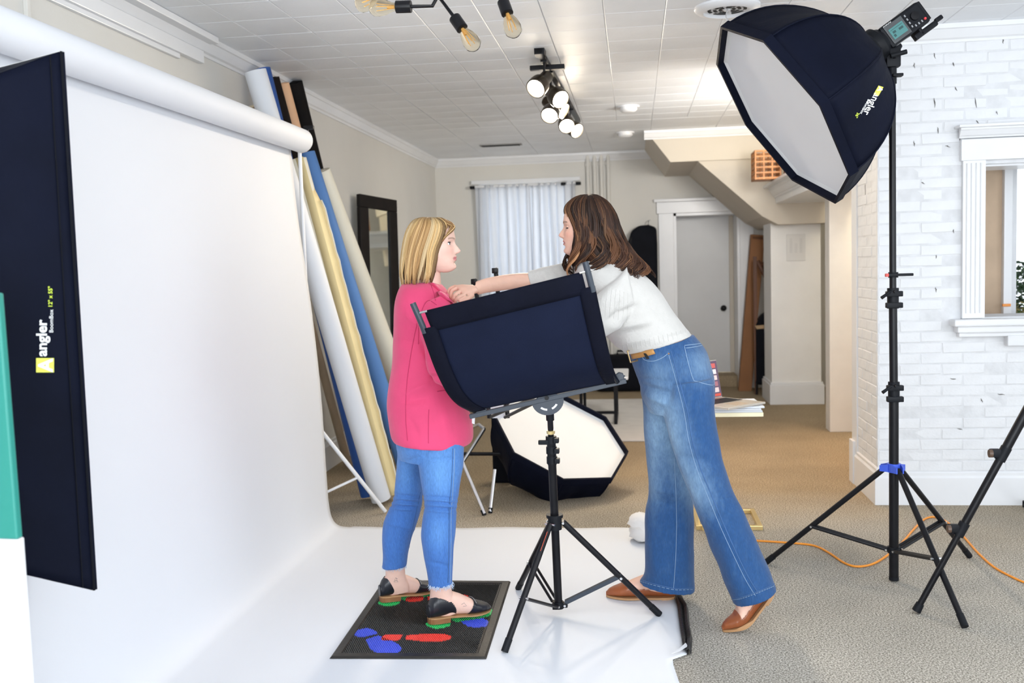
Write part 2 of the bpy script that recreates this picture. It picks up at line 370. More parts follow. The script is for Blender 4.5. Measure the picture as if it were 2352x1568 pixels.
# interior window: casing, head, sill, bracket, jamb
win = MB().box((1.862, BRY-0.03, 1.09), (WX0, BRY+0.04, 1.99), ch=0.003)
w1 = struct('window_1', win, trim_paint)
fl = MB()
for k in range(4): fl.cyl((1.885+0.025*k, BRY-0.031, 1.12), (1.885+0.025*k, BRY-0.031, 1.97), 0.0055, n=8)
fl.build('casing_fluting', trim_paint, w1, True)
hd = MB().box((1.85, BRY-0.04, 1.985), (3.2, BRY+0.04, 2.105), ch=0.003)
crown(hd, (1.838, BRY-0.03, 0), (3.2, BRY-0.03, 0), (0, -1, 0), 0.62, 2.17); hd.box((1.82, BRY-0.10, 2.165), (3.2, BRY+0.02, 2.18), ch=.003)
hd.build('head_casing', trim_paint, w1)
MB().box((1.80, BRY-0.10, 1.048), (3.2, BRY+0.3, 1.088), ch=0.01).box((1.825, BRY-0.075, 1.010), (3.2, BRY+0.02, 1.05), ch=0.008).box((1.84, BRY-0.05, 0.985), (3.2, BRY+0.02, 1.012), ch=0.006).build('window_sill', trim_paint, w1)
MB().box((2.10, BRY-0.06, 0.93), (2.32, BRY+0.02, 0.99), ch=0.006).build('sill_bracket', brick_paint, w1)
MB().box((WX0, BRY+0.03, 1.085), (WX0+0.012, BRY+0.31, WZ1)).box((WX0, BRY+.03, WZ1-.012), (WX1, BRY+.31, WZ1)).build('window_jamb', trim_paint, w1)
# the room behind: tan wall with an outer window
plaster = mat('tan_plaster', (0.55, 0.41, 0.29), 0.8, var=0.15, vscale=5, bump=0.2, bscale=12)
struct('wall_inner', MB().box((1.75, 6.50, 0.6), (2.335, 6.62, CZ)), plaster)
w2 = struct('window_2', MB().box((2.335, 6.46, 0.95), (2.385, 6.6, 2.3), ch=.004).box((2.335, 6.46, 2.2), (3.4, 6.6, 2.3), ch=.004).box((2.335, 6.46, 0.95), (3.4, 6.6, 1.06), ch=.004), trim_paint)
gl = mat('window_glass', (1, 1, 1), 0.02, trans=1.0, spec=0.3); gl.node_tree.nodes['Principled BSDF'].inputs['IOR'].default_value = 1.02
MB().box((2.385, 6.52, 1.06), (3.3, 6.524, 2.2)).build('pane', gl, w2)
MB().box((2.325, 6.445, 1.118), (2.375, 6.462, 1.135), ch=.002).build('sash_lock', mat('brass_latch', (0.75, 0.28, 0.06), 0.4, 0.3), w2)
leafm = [mat('leaf_%s' % n, c, 0.6, var=0.3, vscale=6) for n, c in (('dark', (0.02, 0.055, 0.016)), ('mid', (0.06, 0.13, 0.03)), ('dry', (0.25, 0.2, 0.06)))]
def foliage(c, rx, ry, rz, n, seed, size=0.03):
    r = random.Random(seed); b = MB()
    for k in range(n):
        d = Vector((r.gauss(0, 1), r.gauss(0, 1), r.gauss(0, 1))).normalized(); q = r.uniform(.55, 1)
        p = Vector(c) + Vector((d.x*rx*q, d.y*ry*q, d.z*rz*q)); u = Vector((r.gauss(0, 1), r.gauss(0, 1), r.gauss(0, 1))).normalized(); v = u.orthogonal().normalized(); s = size*r.uniform(.6, 1.3)
        b.add([p-u*s, p+v*s*.45, p+u*s, p-v*s*.45], [(0, 1, 2, 3)])
    return b
for k, (c, r3, mi, lb) in enumerate((((2.95, 7.6, 1.16), (0.42, 0.3, 0.24), 0, 'dark green bush outside the small interior window'), ((2.75, 7.3, 0.84), (0.3, 0.25, 0.26), 2, 'dry grassy clump below the dark bush outside the window'))):
    t = thing('bush', (c[0], c[1], 0), lb, 'bush')
    foliage(c, *r3, 1500, k, 0.028).build('foliage', leafm[mi], t, fix=False)['kind'] = 'stuff'
    foliage(c, *r3, 500, k+9, 0.028).build('young_foliage', leafm[1], t, fix=False)['kind'] = 'stuff'
    b = MB()
    for q in range(5): b.tube([(c[0]+.03*q-.06, c[1], 0), (c[0]+(.12*q-.24)*.6, c[1]+.02*q, c[2]*.6), (c[0]+.12*q-.24, c[1], c[2])], [0.012, .008, .004], 6)
    b.build('stem', mat('bark', (0.12, 0.08, 0.05), 0.9, var=.3), t)

# opening to the hall: casing on the brick return, jamb post, pillar, beam
struct('trim_5', MB().box((BX-0.014, 6.285, 0.2), (BX+0.20, 6.42, 2.45), ch=0.004).box((BX-.03, 6.325, 0), (BX+0.2, 6.43, 0.28), ch=.004), cream_paint if False else trim_paint)
struct('trim_6', MB().box((1.608, 8.24, 0), (1.86, 8.42, 2.45), ch=0.006), mat('post_paint', (0.80, 0.77, 0.73), 0.5, var=.03))
struct('wall_hall', MB().box((1.36, 9.87, 0.22), (1.845, 10.4, CZ), ch=0.004), mat('pillar_paint', (0.84, 0.835, 0.825), 0.55, var=0.05, vscale=3))
struct('baseboard_hall', MB().box((1.335, 9.835, 0), (1.87, 10.43, 0.20), ch=0.005).box((1.345, 9.85, 0.20), (1.86, 10.42, 0.225), ch=0.005), trim_paint)
beam = MB().box((1.36, 6.42, 2.13), (1.845, 10.35, 2.20)).box((1.375, 6.42, 2.0), (1.845, 9.9, 2.13))
crown(beam, (1.375, 6.42, 0), (1.375, 9.9, 0), (-1, 0, 0), 1.0, 2.15); crown(beam, (1.30, 9.87, 0), (1.845, 9.87, 0), (0, -1, 0), 0.9, 2.15)
beam.box((1.26, 6.42, 2.15), (1.845, 10.35, 2.175), ch=.004)
struct('trim_7', beam, trim_paint)
# the stair box hanging from the ceiling at the back
sf = MB(); a = [at(1484, 301, 9.6), at(1540, 370, 9.6), at(1765, 364, 9.6), at(1765, 285, 9.6)]
a[0].z = a[3].z = CZ; a[2].z = a[1].z = 2.44; a[2].x = a[3].x = 1.9
sf.prism(a, (0, BY-9.6, 0)); b = [at(1602, 372, 9.63), at(1752, 497, 9.63)]
sf.prism([(b[0].x, 9.635, 2.445), (b[1].x, 9.635, b[1].z), (1.4, 9.635, 1.80), (1.9, 9.635, 1.8), (1.9, 9.635, 2.445)], (0, BY-9.635, 0))
struct('wall_stair', sf, cream_paint)
tb = MB(); crown(tb, (a[0].x-0.02, 9.6, 0), (1.9, 9.6, 0), (0, -1, 0), 0.85); struct('trim_8', tb, trim_paint)
# back door in its casing, one low step down from the wall
dr = MB().box((DX0-0.17, BY-0.035, 0), (DX0, BY+0.02, DZ+0.02), ch=.004).box((DX1, BY-0.035, 0), (DX1+0.15, BY+0.02, DZ+0.02), ch=.004).box((DX0-0.19, BY-0.045, DZ), (DX1+0.17, BY+0.02, DZ+0.13), ch=.005).box((DX0-.22, BY-.07, DZ+.13), (DX1+.2, BY+.02, DZ+.165), ch=.006)
d1 = struct('door_1', dr, trim_paint)
MB().box((DX0, BY-.01, 0.0), (DX0+0.03, BY+0.5, DZ)).box((DX1-.03, BY-.01, 0.0), (DX1, BY+0.5, DZ)).box((DX0, BY-.01, DZ-.03), (DX1, BY+.5, DZ)).build('door_frame', trim_paint, d1)
MB().box((DX0+.03, BY+0.1, 0.0), (DX1-.03, BY+0.62, 0.13), ch=.004).build('threshold', carpet, d1)
lf = MB().box((DX0+0.03, BY+0.42, 0.14), (DX1-0.08, BY+0.46, DZ-0.03), ch=.003)
leaf = lf.build('door_leaf', mat('door_paint', (0.66, 0.665, 0.67), 0.4, var=0.06, vscale=2), d1)
MB().cyl((DX1-0.155, BY+0.425, 0.905), (DX1-.155, BY+.38, .905), 0.012).lathe([(0.0, 0), (0.028, 0.004), (0.036, 0.018), (0.033, 0.034), (0.018, 0.046), (0, .048)], Matrix.Translation((DX1-.155, BY+.385, .905)) @ Matrix.Rotation(PI/2, 4, 'X'), 16).build('door_knob', black_metal, leaf, True)
MB().box((DX1-0.08, BY+0.40, 0.14), (DX1-.03, BY+.47, DZ-.03), ch=.003).build('door_stop', cream_paint, d1)
# wall conduits
t = thing('wall_conduit', (-0.37, BY, 1.9), 'bundle of white vertical pipes on the back wall right of the curtain', 'pipe')
for k in range(4):
    xx = -0.505 + 0.078*k
    b = MB().cyl((xx, BY-0.03, 0.2), (xx, BY-0.03, CZ-.01), 0.022, n=10)
    for zz in (1.2, 2.0, 2.6): b.box((xx-.03, BY-.035, zz), (xx+.03, BY, zz+.025))
    b.build('pipe', wall_paint, t, True)
p = atx(60, 60, LX)
t = thing('surface_raceway', (LX, p.y, 2.3), 'thin white raceway strip down the left wall above the paper roll', 'conduit')
MB().box((LX, p.y-.012, 1.6), (LX+0.018, p.y+.012, CZ-.1), ch=.003).build('channel', wall_paint, t)
MB().box((LX, p.y-.024, p.z-.01), (LX+0.022, p.y+.024, p.z+.02), ch=.003).build('clip', wall_paint, t)
# ------------------------------------------------------------------ ceiling fittings
t = thing('ceiling_vent', (0.495, 5.078, CZ), 'round white slotted air vent in the ceiling beside the big octagonal softbox', 'vent')
c = Vector((0.495, 5.078, CZ-0.004)); D = Matrix.Translation(c) @ Matrix.Rotation(PI, 4, 'X')
MB().lathe([(0.0, 0), (0.165, 0), (0.165, 0.010), (0.150, 0.024), (0.12, 0.03), (0.12, 0.014), (0, 0.014)], D, 36).build('rim', trim_paint, t, True)
slot = mat('slot_dark', (0.03, 0.03, 0.03), 0.8)
for r in (0.035, 0.062, 0.09):
    n = 6
    for k in range(n):
        a0 = 2*PI*k/n + .12 + r*4; rows = []
        for q in range(7):
            a = a0 + (2*PI/n - .3)*q/6
            rows.append([c + Vector((math.cos(a)*rr, math.sin(a)*rr, -0.0160)) for rr in (r-.008, r+.008)])
        MB().grid(rows).build('slot', slot, t, solid=0.002)
MB().lathe([(0, 0.01), (0.018, .014), (.018, .022), (0, .024)], D, 20).build('diffuser', trim_paint, t, True)
cw = [tuple(c + Vector((.0, -.02, -.02))), tuple(at(1668, 40, 4.98)), tuple(at(1679, 56, 4.9))]
MB().tube([Vector(p) for p in catmull(cw, 5)], .004, 6).build('pull_cord', trim_paint, t, True)
for k, (x, y) in enumerate(((1443, 243), (1436, 303))):
    p = flo(x, y, CZ)
    t = thing('smoke_detector', p, ('nearer' if k == 0 else 'farther') + ' of the two white smoke detectors on the ceiling right of the track lights', 'detector', 'smoke detectors on the ceiling')
    D = Matrix.Translation((p.x, p.y, CZ-.004)) @ Matrix.Rotation(PI, 4, 'X')
    MB().lathe([(0, 0), (.09, 0), (.09, .012), (0, .013)], D, 24).build('base_plate', trim_paint, t, True)
    MB().lathe([(.07, .012), (.072, .03), (.055, .045), (.02, .05), (0, .05)], D, 24).build('dome', trim_paint, t, True)
p = flo(1150, 331, CZ)
t = thing('ceiling_grille', p, 'dark narrow slotted grille in the ceiling near the back wall', 'grille')
MB().box((p.x-.22, p.y-.06, CZ-.014), (p.x+.22, p.y+.06, CZ), ch=.003).build('frame', mat('grille_grey', (.25, .25, .25), .6), t)
for k in range(6): MB().box((p.x-.2, p.y-.05+.018*k, CZ-.018), (p.x+.2, p.y-.042+.018*k, CZ-.013)).build('slat', slot, t)

# track lighting
warm = mat('lamp_glow', (1, 0.9, 0.75), 0.5, emit=(1.0, 0.86, 0.66), estr=26)
bronze = mat('bronze_lamp', (0.05, 0.036, 0.022), 0.35, 0.6, var=.1)
ta, tb_ = Vector((-0.53, 5.75, CZ-.02)), Vector((-0.46, 8.6, CZ-.02))
t = thing('track_light', (ta+tb_)/2 + Vector((0, 0, .02)), 'black ceiling track carrying six lit warm spotlights', 'light')
dirv = (tb_-ta).normalized(); sd = Vector((dirv.y, -dirv.x, 0))
MB().prism([ta + sd*x + Vector((0, 0, z)) for x, z in ((-.018, .02), (.018, .02), (.018, -.012), (-.018, -.012))], tb_-ta).build('rail', black_metal, t)
MB().prism([ta + sd*x + Vector((0, 0, z)) for x, z in ((-.03, .02), (.03, .02), (.03, -.02), (-.03, -.02))], dirv*.1).build('feed_box', black_metal, t)
q = ta + dirv*.42
MB().box((q.x-.11, q.y-.02, q.z-.03), (q.x+.11, q.y+.02, q.z+.0), ch=.005).build('connector', black_metal, t)
def spotlamp(px, py, Y, aim, k):
    f = at(px, py, Y); aim = Vector(aim).normalized(); M = Matrix.Translation(f) @ (-aim).to_track_quat('Z', 'Y').to_matrix().to_4x4()
    sh = MB().lathe([(0.058, 0.0), (0.064, 0.004), (0.064, 0.05), (0.060, 0.075), (0.042, 0.10), (0.040, 0.17), (0.032, 0.185), (0, 0.187), (0, .18), (.03, .17), (.034, .1), (.052, .07), (.056, .012), (.056, 0)], M, 24, False).build('lamp_head', bronze, t, True)
    MB().lathe([(0, .012), (.055, .012), (.055, .02), (0, .02)], M, 24).build('bulb_face', warm, sh)
    top = M @ Vector((0, 0, 0.13)); s = (top-ta).dot(dirv); an = ta + dirv*s; an.z = CZ-.03
    MB().tube([top, top*.4+an*.6+Vector((0, 0, .0)), an], 0.008, 8).box((an.x-.02, an.y-.035, an.z-.012), (an.x+.02, an.y+.035, an.z+.02), ch=.003).build('yoke', black_metal, sh)
    l = bpy.data.lights.new('track_spot', 'SPOT'); l.energy = 36; l.color = (1, .86, .68); l.spot_size = 1.9; l.spot_blend = .7; l.shadow_soft_size = .05
    o = bpy.data.objects.new('track_spot', l); COL.objects.link(o); o.location = f + aim*.02; o.rotation_euler = aim.to_track_quat('-Z', 'Y').to_euler()
for k, (x, y, Y, aim) in enumerate(((1230, 204, 5.9, (-.35, -.75, -.55)), (1288, 229, 6.25, (.5, -.65, -.5)), (1262, 266, 6.8, (-.15, -.8, -.6)), (1296, 256, 7.0, (.75, -.3, -.5)), (1302, 290, 7.5, (.15, -.8, -.55)), (1326, 301, 7.8, (.6, -.6, -.5)))):
    spotlamp(x, y, Y, aim, k)

# bulb chandelier just above the frame
amber = mat('amber_glass', (0.99, 0.90, 0.72), 0.02, trans=1.0, spec=.5); amber.node_tree.nodes['Principled BSDF'].inputs['IOR'].default_value = 1.12
fil = mat('filament', (0.75, 0.45, 0.15), 0.4, .4)
hub = Vector((-0.62, 3.5, 2.55))
t = thing('bulb_chandelier', (hub.x, hub.y, CZ), 'black branching ceiling lamp with bare amber filament bulbs at the top edge', 'lamp')
MB().cyl(hub, (hub.x, hub.y, CZ-.02), .012).lathe([(0, 0), (.07, 0), (.07, .03), (0, .035)], Matrix.Translation((hub.x, hub.y, CZ-.04)), 24).lathe([(0, -.05), (.04, -.045), (.045, 0), (.04, .045), (0, .05)], Matrix.Translation(hub), 20).build('stem', black_metal, t, True)
def bulb_arm(path, tip):
    a, b = path[-1], tip; d = (b-a).normalized(); L = 0.045
    arm = MB().tube([hub]+path, 0.0062, 10).build('arm', black_metal, t, True)
    M = Matrix.Translation(a) @ d.to_track_quat('Z', 'Y').to_matrix().to_4x4()
    MB().lathe([(0, -.002), (.021, -.002), (.0215, .0), (.0215, .052), (.017, .054), (0, .054)], M, 20).build('socket', black_metal, arm, True)
    MB().lathe([(.0135, .05), (.016, .066), (.026, .09), (.031, .115), (.029, .134), (.018, .147), (0, .151)], M, 24).build('glass_bulb', amber, arm, True)
    fb = MB()
    for k in range(5):
        c_, s_ = math.cos(2*PI*k/5), math.sin(2*PI*k/5)
        fb.tube([M @ Vector((.005*c_, .005*s_, .06)), M @ Vector((.012*c_, .012*s_, .122))], .0012, 5)
    fb.cyl(M @ Vector((0, 0, .052)), M @ Vector((0, 0, .085)), .005, n=8).build('filament', fil, arm)
Yc = 3.4
bulb_arm([at(993, 14, Yc)+Vector((0, 0, .0)), at(943, 15, Yc)], at(850, 18, Yc))
bulb_arm([at(1000, -18, Yc+.05), at(1045, 42, Yc)], at(1066, 72, Yc-.02))
bulb_arm([at(1152, -30, Yc), at(1156, 5, Yc)], at(1170, 44, Yc-.03))
bulb_arm([at(960, -60, Yc+.1), at(905, -22, Yc+.05)], at(835, 8, Yc+.02))
bulb_arm([at(1100, -80, Yc+.2), at(1210, -90, Yc+.3)], at(1300, -110, Yc+.35))

# ------------------------------------------------------------------ backdrop
YE, YS, PX = 5.21, 2.30, -1.855
RC = Vector((-1.83, 0, 2.20)); RE = 5.24
t = thing('backdrop_stand', (-1.9, 4.0, 0), 'white roll of seamless paper held high on a crossbar with white tripod stands', 'backdrop stand')
MB().tube([(RC.x, YS-.05, RC.z), (RC.x, RE, RC.z)], 0.066, 32).build('paper_roll', paper_white, t, True)
MB().tube([(RC.x, YS-.3, RC.z), (RC.x, RE+.08, RC.z)], 0.018, 14).build('crossbar', white_paint, t, True)
for k, ye in enumerate((RE+.06, YS-.2)):
    px = at(688, 345, ye) if k == 0 else Vector((RC.x, ye, 2.2))
    pole = MB().tube([(px.x, ye, 2.20), (px.x, ye, .95)], .011, 12).tube([(px.x, ye, .97), (px.x, ye, .1)], .016, 12).build('pole', white_paint, t, True)
    for a in (PI*.75, PI*1.25, -PI/2) if k == 1 else ():
        MB().tube([(px.x, ye, .75), (px.x+.38*math.cos(a), ye+.38*math.sin(a), .012)], .011, 10).build('leg', white_paint, t, True)
    if k == 0:
        for e in ((Vector((-1.52, 5.55, .012))), Vector((-2.05, 5.75, .012)), Vector((-1.99, 4.99, .012))):
            MB().tube([(px.x, ye, .62), e], .012, 10).build('leg', white_paint, t, True)
            h = Vector((px.x, ye, .62)).lerp(e, .62); MB().tube([(px.x, ye, .16), h], .008, 8).build('brace', white_paint, t, True)
    cl = MB().box((px.x-.02, ye-.02, 2.15), (px.x+.02, ye+.02, 2.26), ch=.004)
    cl.build('clamp', black_metal, t)
    MB().tube([(px.x, ye, 2.25), (px.x+.05, ye+.01, 2.285)], .006, 8).tube([(px.x+.05, ye+.01, 2.29), (px.x+.055, ye+.0, 2.16)], .005, 8).box((px.x+.03, ye-.01, 2.27), (px.x+.09, ye+.01, 2.29), ch=.003).build('clamp_handle', black_metal, t)
# paper sweep: hangs, curves, runs across the floor
prof = [(-1.886, 2.235), (-1.884, 2.147), (-1.860, 1.77), (-1.808, 1.28), (-1.774, .79), (-1.763, .32), (-1.756, .14), (-1.738, .055), (-1.700, .018), (-1.64, .009)]
edge = [(2.29, .22), (3.2, .135), (3.45, .110), (3.47, .115), (3.52, .175), (3.75, .165), (4.14, .15), (4.35, .10), (4.6, .09), (5.0, .045), (5.28, .0)]
rows = []; ysn = 60
for i in range(ysn+1):
    y = YS + (YE-YS)*i/ysn
    for k in range(len(edge)-1):
        if edge[k][0] <= y <= edge[k+1][0]: xe = edge[k][1] + (edge[k+1][1]-edge[k][1])*(y-edge[k][0])/(edge[k+1][0]-edge[k][0]); break
    r = []
    for p_ in catmull(prof, 5): r.append(Vector((p_[0], y, p_[1])))
    x0 = prof[-1][0]
    for k in range(1, 61):
        x = x0 + (xe-x0)*k/60
        nz = noise.noise(Vector((x*2.2, y*1.7, 1.3)))*.006 + noise.noise(Vector((x*5, y*9, 4)))*.0025
        lift = max(0, (k-50)/10)*.006*max(0, noise.noise(Vector((y*4, 2, 0))))
        r.append(Vector((x, y, .0065 + max(-.003, nz*.5) + lift)))
    if i >= ysn-8:        # rounded, slightly curling far edge
        q = (i-(ysn-8))/8
        for v in r[46:]: v.y += .03*noise.noise(Vector((v.x*3, 0, 7)))*q; v.z += .010*q*q*max(0, .4+noise.noise(Vector((v.x*2.5, 1, 7))))
    rows.append(r)
o = MB().grid(rows).build('backdrop_paper', paper_white, None, True, solid=0.0008)
tag(o, 'white seamless paper sweep hanging from the roll and running over the carpet', 'backdrop paper')
# black gaffer tape on the torn edge
tape = mat('gaffer_tape', (0.013, 0.013, 0.015), 0.45, var=.2, bump=.4, bscale=40)
ep = [(1550, 1372), (1556, 1400), (1561, 1440), (1566, 1475), (1570, 1500)]
er = [(1558, 1373), (1574, 1400), (1577, 1440), (1583, 1470), (1580, 1506)]
t = thing('tape_strip', flo(1565, 1440), 'black gaffer tape strip stuck along the torn right edge of the white paper', 'tape')
rw = []
for a, b in zip(ep, er):
    p0 = flo(*a); p1 = flo(*b); rw.append([Vector((p0.x, p0.y, .016)), p0.lerp(p1, .4)+Vector((0, 0, .02)), Vector((p1.x, p1.y, .004))])
MB().grid([[Vector(x) for x in r] for r in rw]).build('tape', tape, t, True, solid=.0015)
rw = []
for k, a in enumerate(er):
    p0 = flo(*a); rw.append([p0+Vector((-.008, 0, .018)), p0+Vector((.004, 0, .03-.004*(k % 2))), p0+Vector((.012, .004, .004))])
MB().grid(rw).build('folded_edge', tape, t, True, solid=.0015)
a = [flo(1543, 1514), flo(1561, 1502), flo(1575, 1489), flo(1580, 1497), flo(1562, 1508)]
MB().prism([p+Vector((0, 0, .022)) for p in a], (0, 0, .001)).build('torn_corner', paper_white, t)

# ------------------------------------------------------------------ paper rolls leaning on the left wall
def lean_roll(top, base, r, mt, name, label, cat='paper roll', core=None, rad_end=None):
    top = Vector(top); base = Vector(base); base.z = r*.55+.004
    t = thing(name, (base.x, base.y, 0), label, cat, 'paper rolls leaning on the left wall')
    MB().tube([base, top], r, 24).build('wound_paper', mt, t, True)
    d = (top-base).normalized()
    MB().tube([top-d*.05, top+d*.004], [r*.55, r*.55], 16).build('core', core or cream_card, t, True)
    return t, base, top
cream_card = mat('cream_card', (0.82, 0.72, 0.52), .7)
dblue = mat('paper_royal_blue', (0.02, 0.085, 0.33), .6, var=.05, vscale=2); mblue = mat('paper_blue', (0.085, 0.22, 0.52), .6, var=.05, vscale=2)
cream = mat('paper_cream', (0.84, 0.80, 0.67), .65, var=.03, vscale=2); yellow = mat('paper_yellow', (0.84, 0.70, 0.38), .65, var=.04, vscale=2)
blackp = mat('paper_black', (0.006, 0.005, 0.005), .7, spec=.12, var=.2); brownp = mat('paper_dark_brown', (0.012, 0.008, 0.007), .7, spec=.12, var=.1); peach = mat('paper_peach', (0.76, 0.46, 0.27), .65, var=.04)
def RT(px, py, X=-2.235): return atx(px, py, X)
lean_roll(RT(586, 163, -2.10), flo(876, 1160), .062, paper_white, 'paper_roll', 'thick white paper roll leaning in front, its top nearest the paper sweep', core=paper_white)
lean_roll(RT(603, 158, -2.20), flo(846, 1148), .048, dblue, 'paper_roll', 'dark royal blue paper roll leaning just behind the thick white roll', core=dblue)
lean_roll(RT(625, 179, -2.22), flo(868, 1080), .045, brownp, 'paper_roll', 'dark brown paper roll leaning between the royal blue and the peach rolls', core=brownp)
lean_roll(RT(648, 192, -2.225), flo(880, 1070), .045, peach, 'paper_roll', 'peach coloured paper roll leaning left of the thick black roll', core=peach)
lean_roll(RT(672, 190, -2.225), flo(880, 1042), .066, blackp, 'paper_roll', 'thick black paper roll reaching the ceiling moulding, right of the peach roll', core=blackp)
lean_roll(RT(703, 352, -2.10), flo(943, 1118), .058, mblue, 'paper_roll', 'mid blue paper roll with a rounded top leaning in front of the black roll', core=mblue)
lean_roll(RT(733, 394, -2.10), flo(979, 1060), .076, cream, 'paper_roll', 'pale cream paper roll leaning farthest right beside the black framed mirror', core=cream)
t8, b8, tp8 = lean_roll(RT(682, 366, -2.02), flo(889, 1148), .058, cream, 'paper_roll', 'pale cream roll with a loose yellow sheet partly unwound along its side', core=cream)
# loose yellow flap with torn edge
rw = []; dd = tp8-b8; sdv = (Vector((.9, -.1, 0)) - dd.normalized()*Vector((.9, -.1, 0)).dot(dd.normalized())).normalized(); upv = Vector((.2, -1, 0)).normalized()
for i in range(41):
    s = i/40; wd = (.088 if s < .86 else .088*(1-s)/.14+.002) + .006*math.sin(i*2.1)*(1 if i % 9 < 2 else .3)
    c = b8 + dd*s; rw.append([c + upv*.058, c + upv*.05 + sdv*.05, c+upv*.02+sdv*wd*.75, c + sdv*wd - upv*.01])
MB().grid(rw).build('loose_sheet', yellow, t8, True, solid=.0015)['label'] = 'loose yellow sheet'
rw = [[r[3]+upv*.004, r[3]+sdv*.012+upv*.006] for r in rw[:36]]
MB().grid(rw).build('torn_edge', cream, t8, True, solid=.001)
# grey-brown things behind: two slim cardboard tubes at the very back
lean_roll(RT(578, 245, -2.25), flo(800, 1075), .03, mat('kraft', (0.33, 0.25, 0.17), .7, var=.1), 'cardboard_tube', 'slim brown cardboard tube half hidden behind the thick white roll', 'tube')

# ------------------------------------------------------------------ mirror
frame_m = mat('espresso_frame', (0.008, 0.006, 0.006), .5, spec=.2, var=.3, vscale=12)
P0, P1 = atx(822, 445, -2.2), None
P0 = at(822, 445, 7.7); P1 = at(908, 460, 8.12); B0 = flo(938, 1010); 
u = (P1-P0).normalized(); v0 = (P0-B0); v = (v0 - u*v0.dot(u)).normalized(); n = u.cross(v).normalized(); Wd = (P1-P0).length; Hh = v0.length
if n.dot(CAMP-P0) < 0: n = -n
t = thing('floor_mirror', (B0.x, B0.y, 0), 'tall black framed floor mirror leaning behind the woman in pink', 'mirror')
def mq(a, b): return P0 + u*a - v*b
fw = .105
for nm, (a0, b0, a1, b1) in (('frame_rail', (0, 0, Wd, fw)), ('frame_stile', (0, fw, fw, Hh)), ('frame_stile', (Wd-fw, fw, Wd, Hh)), ('frame_rail', (fw, Hh-fw, Wd-fw, Hh))):
    MB().prism([mq(a0, b0)+n*.02, mq(a1, b0)+n*.02, mq(a1, b1)+n*.02, mq(a0, b1)+n*.02], n*-.04).build(nm, frame_m, t, bevel=.006)
MB().prism([mq(fw-.01, fw-.01)+n*.004, mq(Wd-fw+.01, fw-.01)+n*.004, mq(Wd-fw+.01, Hh-fw)+n*.004, mq(fw-.01, Hh-fw)+n*.004], n*-.01).build('mirror_glass', mat('mirror_glass', (.88, .95, .94), .03, 1.0), t)

# ------------------------------------------------------------------ curtain and rod on the back wall
x0, x1, zt = at(1085, 430, BY-.08).x, at(1328, 420, BY-.08).x, at(1200, 425, BY-.08).z
struct('window_3', MB().box((x0+.06, BY-.02, .9), (x0+.14, BY+.02, zt+.06)).box((x1-.14, BY-.02, .9), (x1-.06, BY+.02, zt+.06)).box((x0-.02, BY-.05, zt+.03), (x1+.02, BY+.02, zt+.075), ch=.006), trim_paint)
t = thing('curtain_rod', ((x0+x1)/2, BY-.08, zt), 'slim white curtain rod with black end knobs above the white curtains', 'curtain rod')
MB().cyl((x0, BY-.08, zt), (x1, BY-.08, zt), .012).build('rod', white_paint, t, True)
for x in (x0, x1-.17, x1): MB().box((x-.03, BY-.10, zt-.022), (x+.03, BY-.02, zt+.012), ch=.006).build('end_knob', black_plastic, t)
curt = mat('curtain_cloth', (0.84, 0.86, 0.90), .8, var=.03, bump=.1, bscale=30)
nt = curt.node_tree; tr_ = nt.nodes.new('ShaderNodeBsdfTranslucent'); tr_.inputs[0].default_value = (.85, .88, .92, 1); mxs = nt.nodes.new('ShaderNodeMixShader'); mxs.inputs[0].default_value = .45
outn = [q for q in nt.nodes if q.type == 'OUTPUT_MATERIAL'][0]; nt.links.new(nt.nodes['Principled BSDF'].outputs[0], mxs.inputs[1]); nt.links.new(tr_.outputs[0], mxs.inputs[2]); nt.links.new(mxs.outputs[0], outn.inputs[0])
xm = x0 + (x1-x0)*.55
for k, (xa, xb) in enumerate(((x0+.03, xm), (xm-.02, x1-.03))):
    rw = []
    for i in range(25):
        s = i/24; z = zt+.015 - s*(zt-.45); r = []
        for j in range(81):
            q = j/80; x = xa + (xb-xa)*q
            a = .018+.02*s
            r.append(Vector((x + .012*math.sin(q*37+2*s), BY-.085 + a*math.sin(q*(46 if k else 52)+.8*math.sin(3*s+q*5)) + .01*math.sin(q*19), z)))
        rw.append(r)
    o = MB().grid(rw).build('curtain', curt, None, True, solid=.002)
    tag(o, ('left' if k == 0 else 'right') + ' white curtain panel on the back wall, ' + ('nearer the mirror' if k == 0 else 'nearer the wall pipes'), 'curtain', 'curtains on the back wall')

# ------------------------------------------------------------------ back of the room
t = thing('garment_bag', (0.1, BY-.12, .2), 'black garment bag hanging by the back door behind the leaning woman', 'bag')
pts = [(1440, 640), (1441, 560), (1450, 530), (1466, 518), (1490, 516), (1508, 522), (1510, 560), (1512, 700), (1512, 892), (1445, 895)]
poly = [at(x, y, BY-.20) for x, y in pts]
MB().prism(poly, (0, .14, 0)).build('bag_body', black_cloth, t, bevel=.03)
MB().tube([at(1449, 545, BY-.21), at(1446, 640, BY-.22), at(1450, 760, BY-.21)], .012, 8).build('strap', black_plastic, t, True)
MB().tube([at(1489, 516, BY-.14), at(1489, 507, BY-.12), at(1493, 505, BY-.06)], .006, 8).build('hook', silver, t, True)
t = thing('black_suitcase', flo(1450, 900), 'black case standing on the carpet below the garment bag', 'case')
p = flo(1460, 896); 
MB().box((p.x-.45, p.y-.15, .01), (p.x+.28, p.y+.12, .42), ch=.04).build('case_body', black_cloth, t)
MB().tube([(p.x-.2, p.y, .42), (p.x-.2, p.y, .46), (p.x, p.y, .46), (p.x, p.y, .42)], .012, 8).build('handle', black_plastic, t, True)
kraft2 = mat('brown_cardboard', (0.30, 0.135, 0.055), .75, var=.12, vscale=4)
t = thing('cardboard_box', (1.25, 10.9, 0), 'tall narrow brown cardboard box leaning right of the back door', 'box')
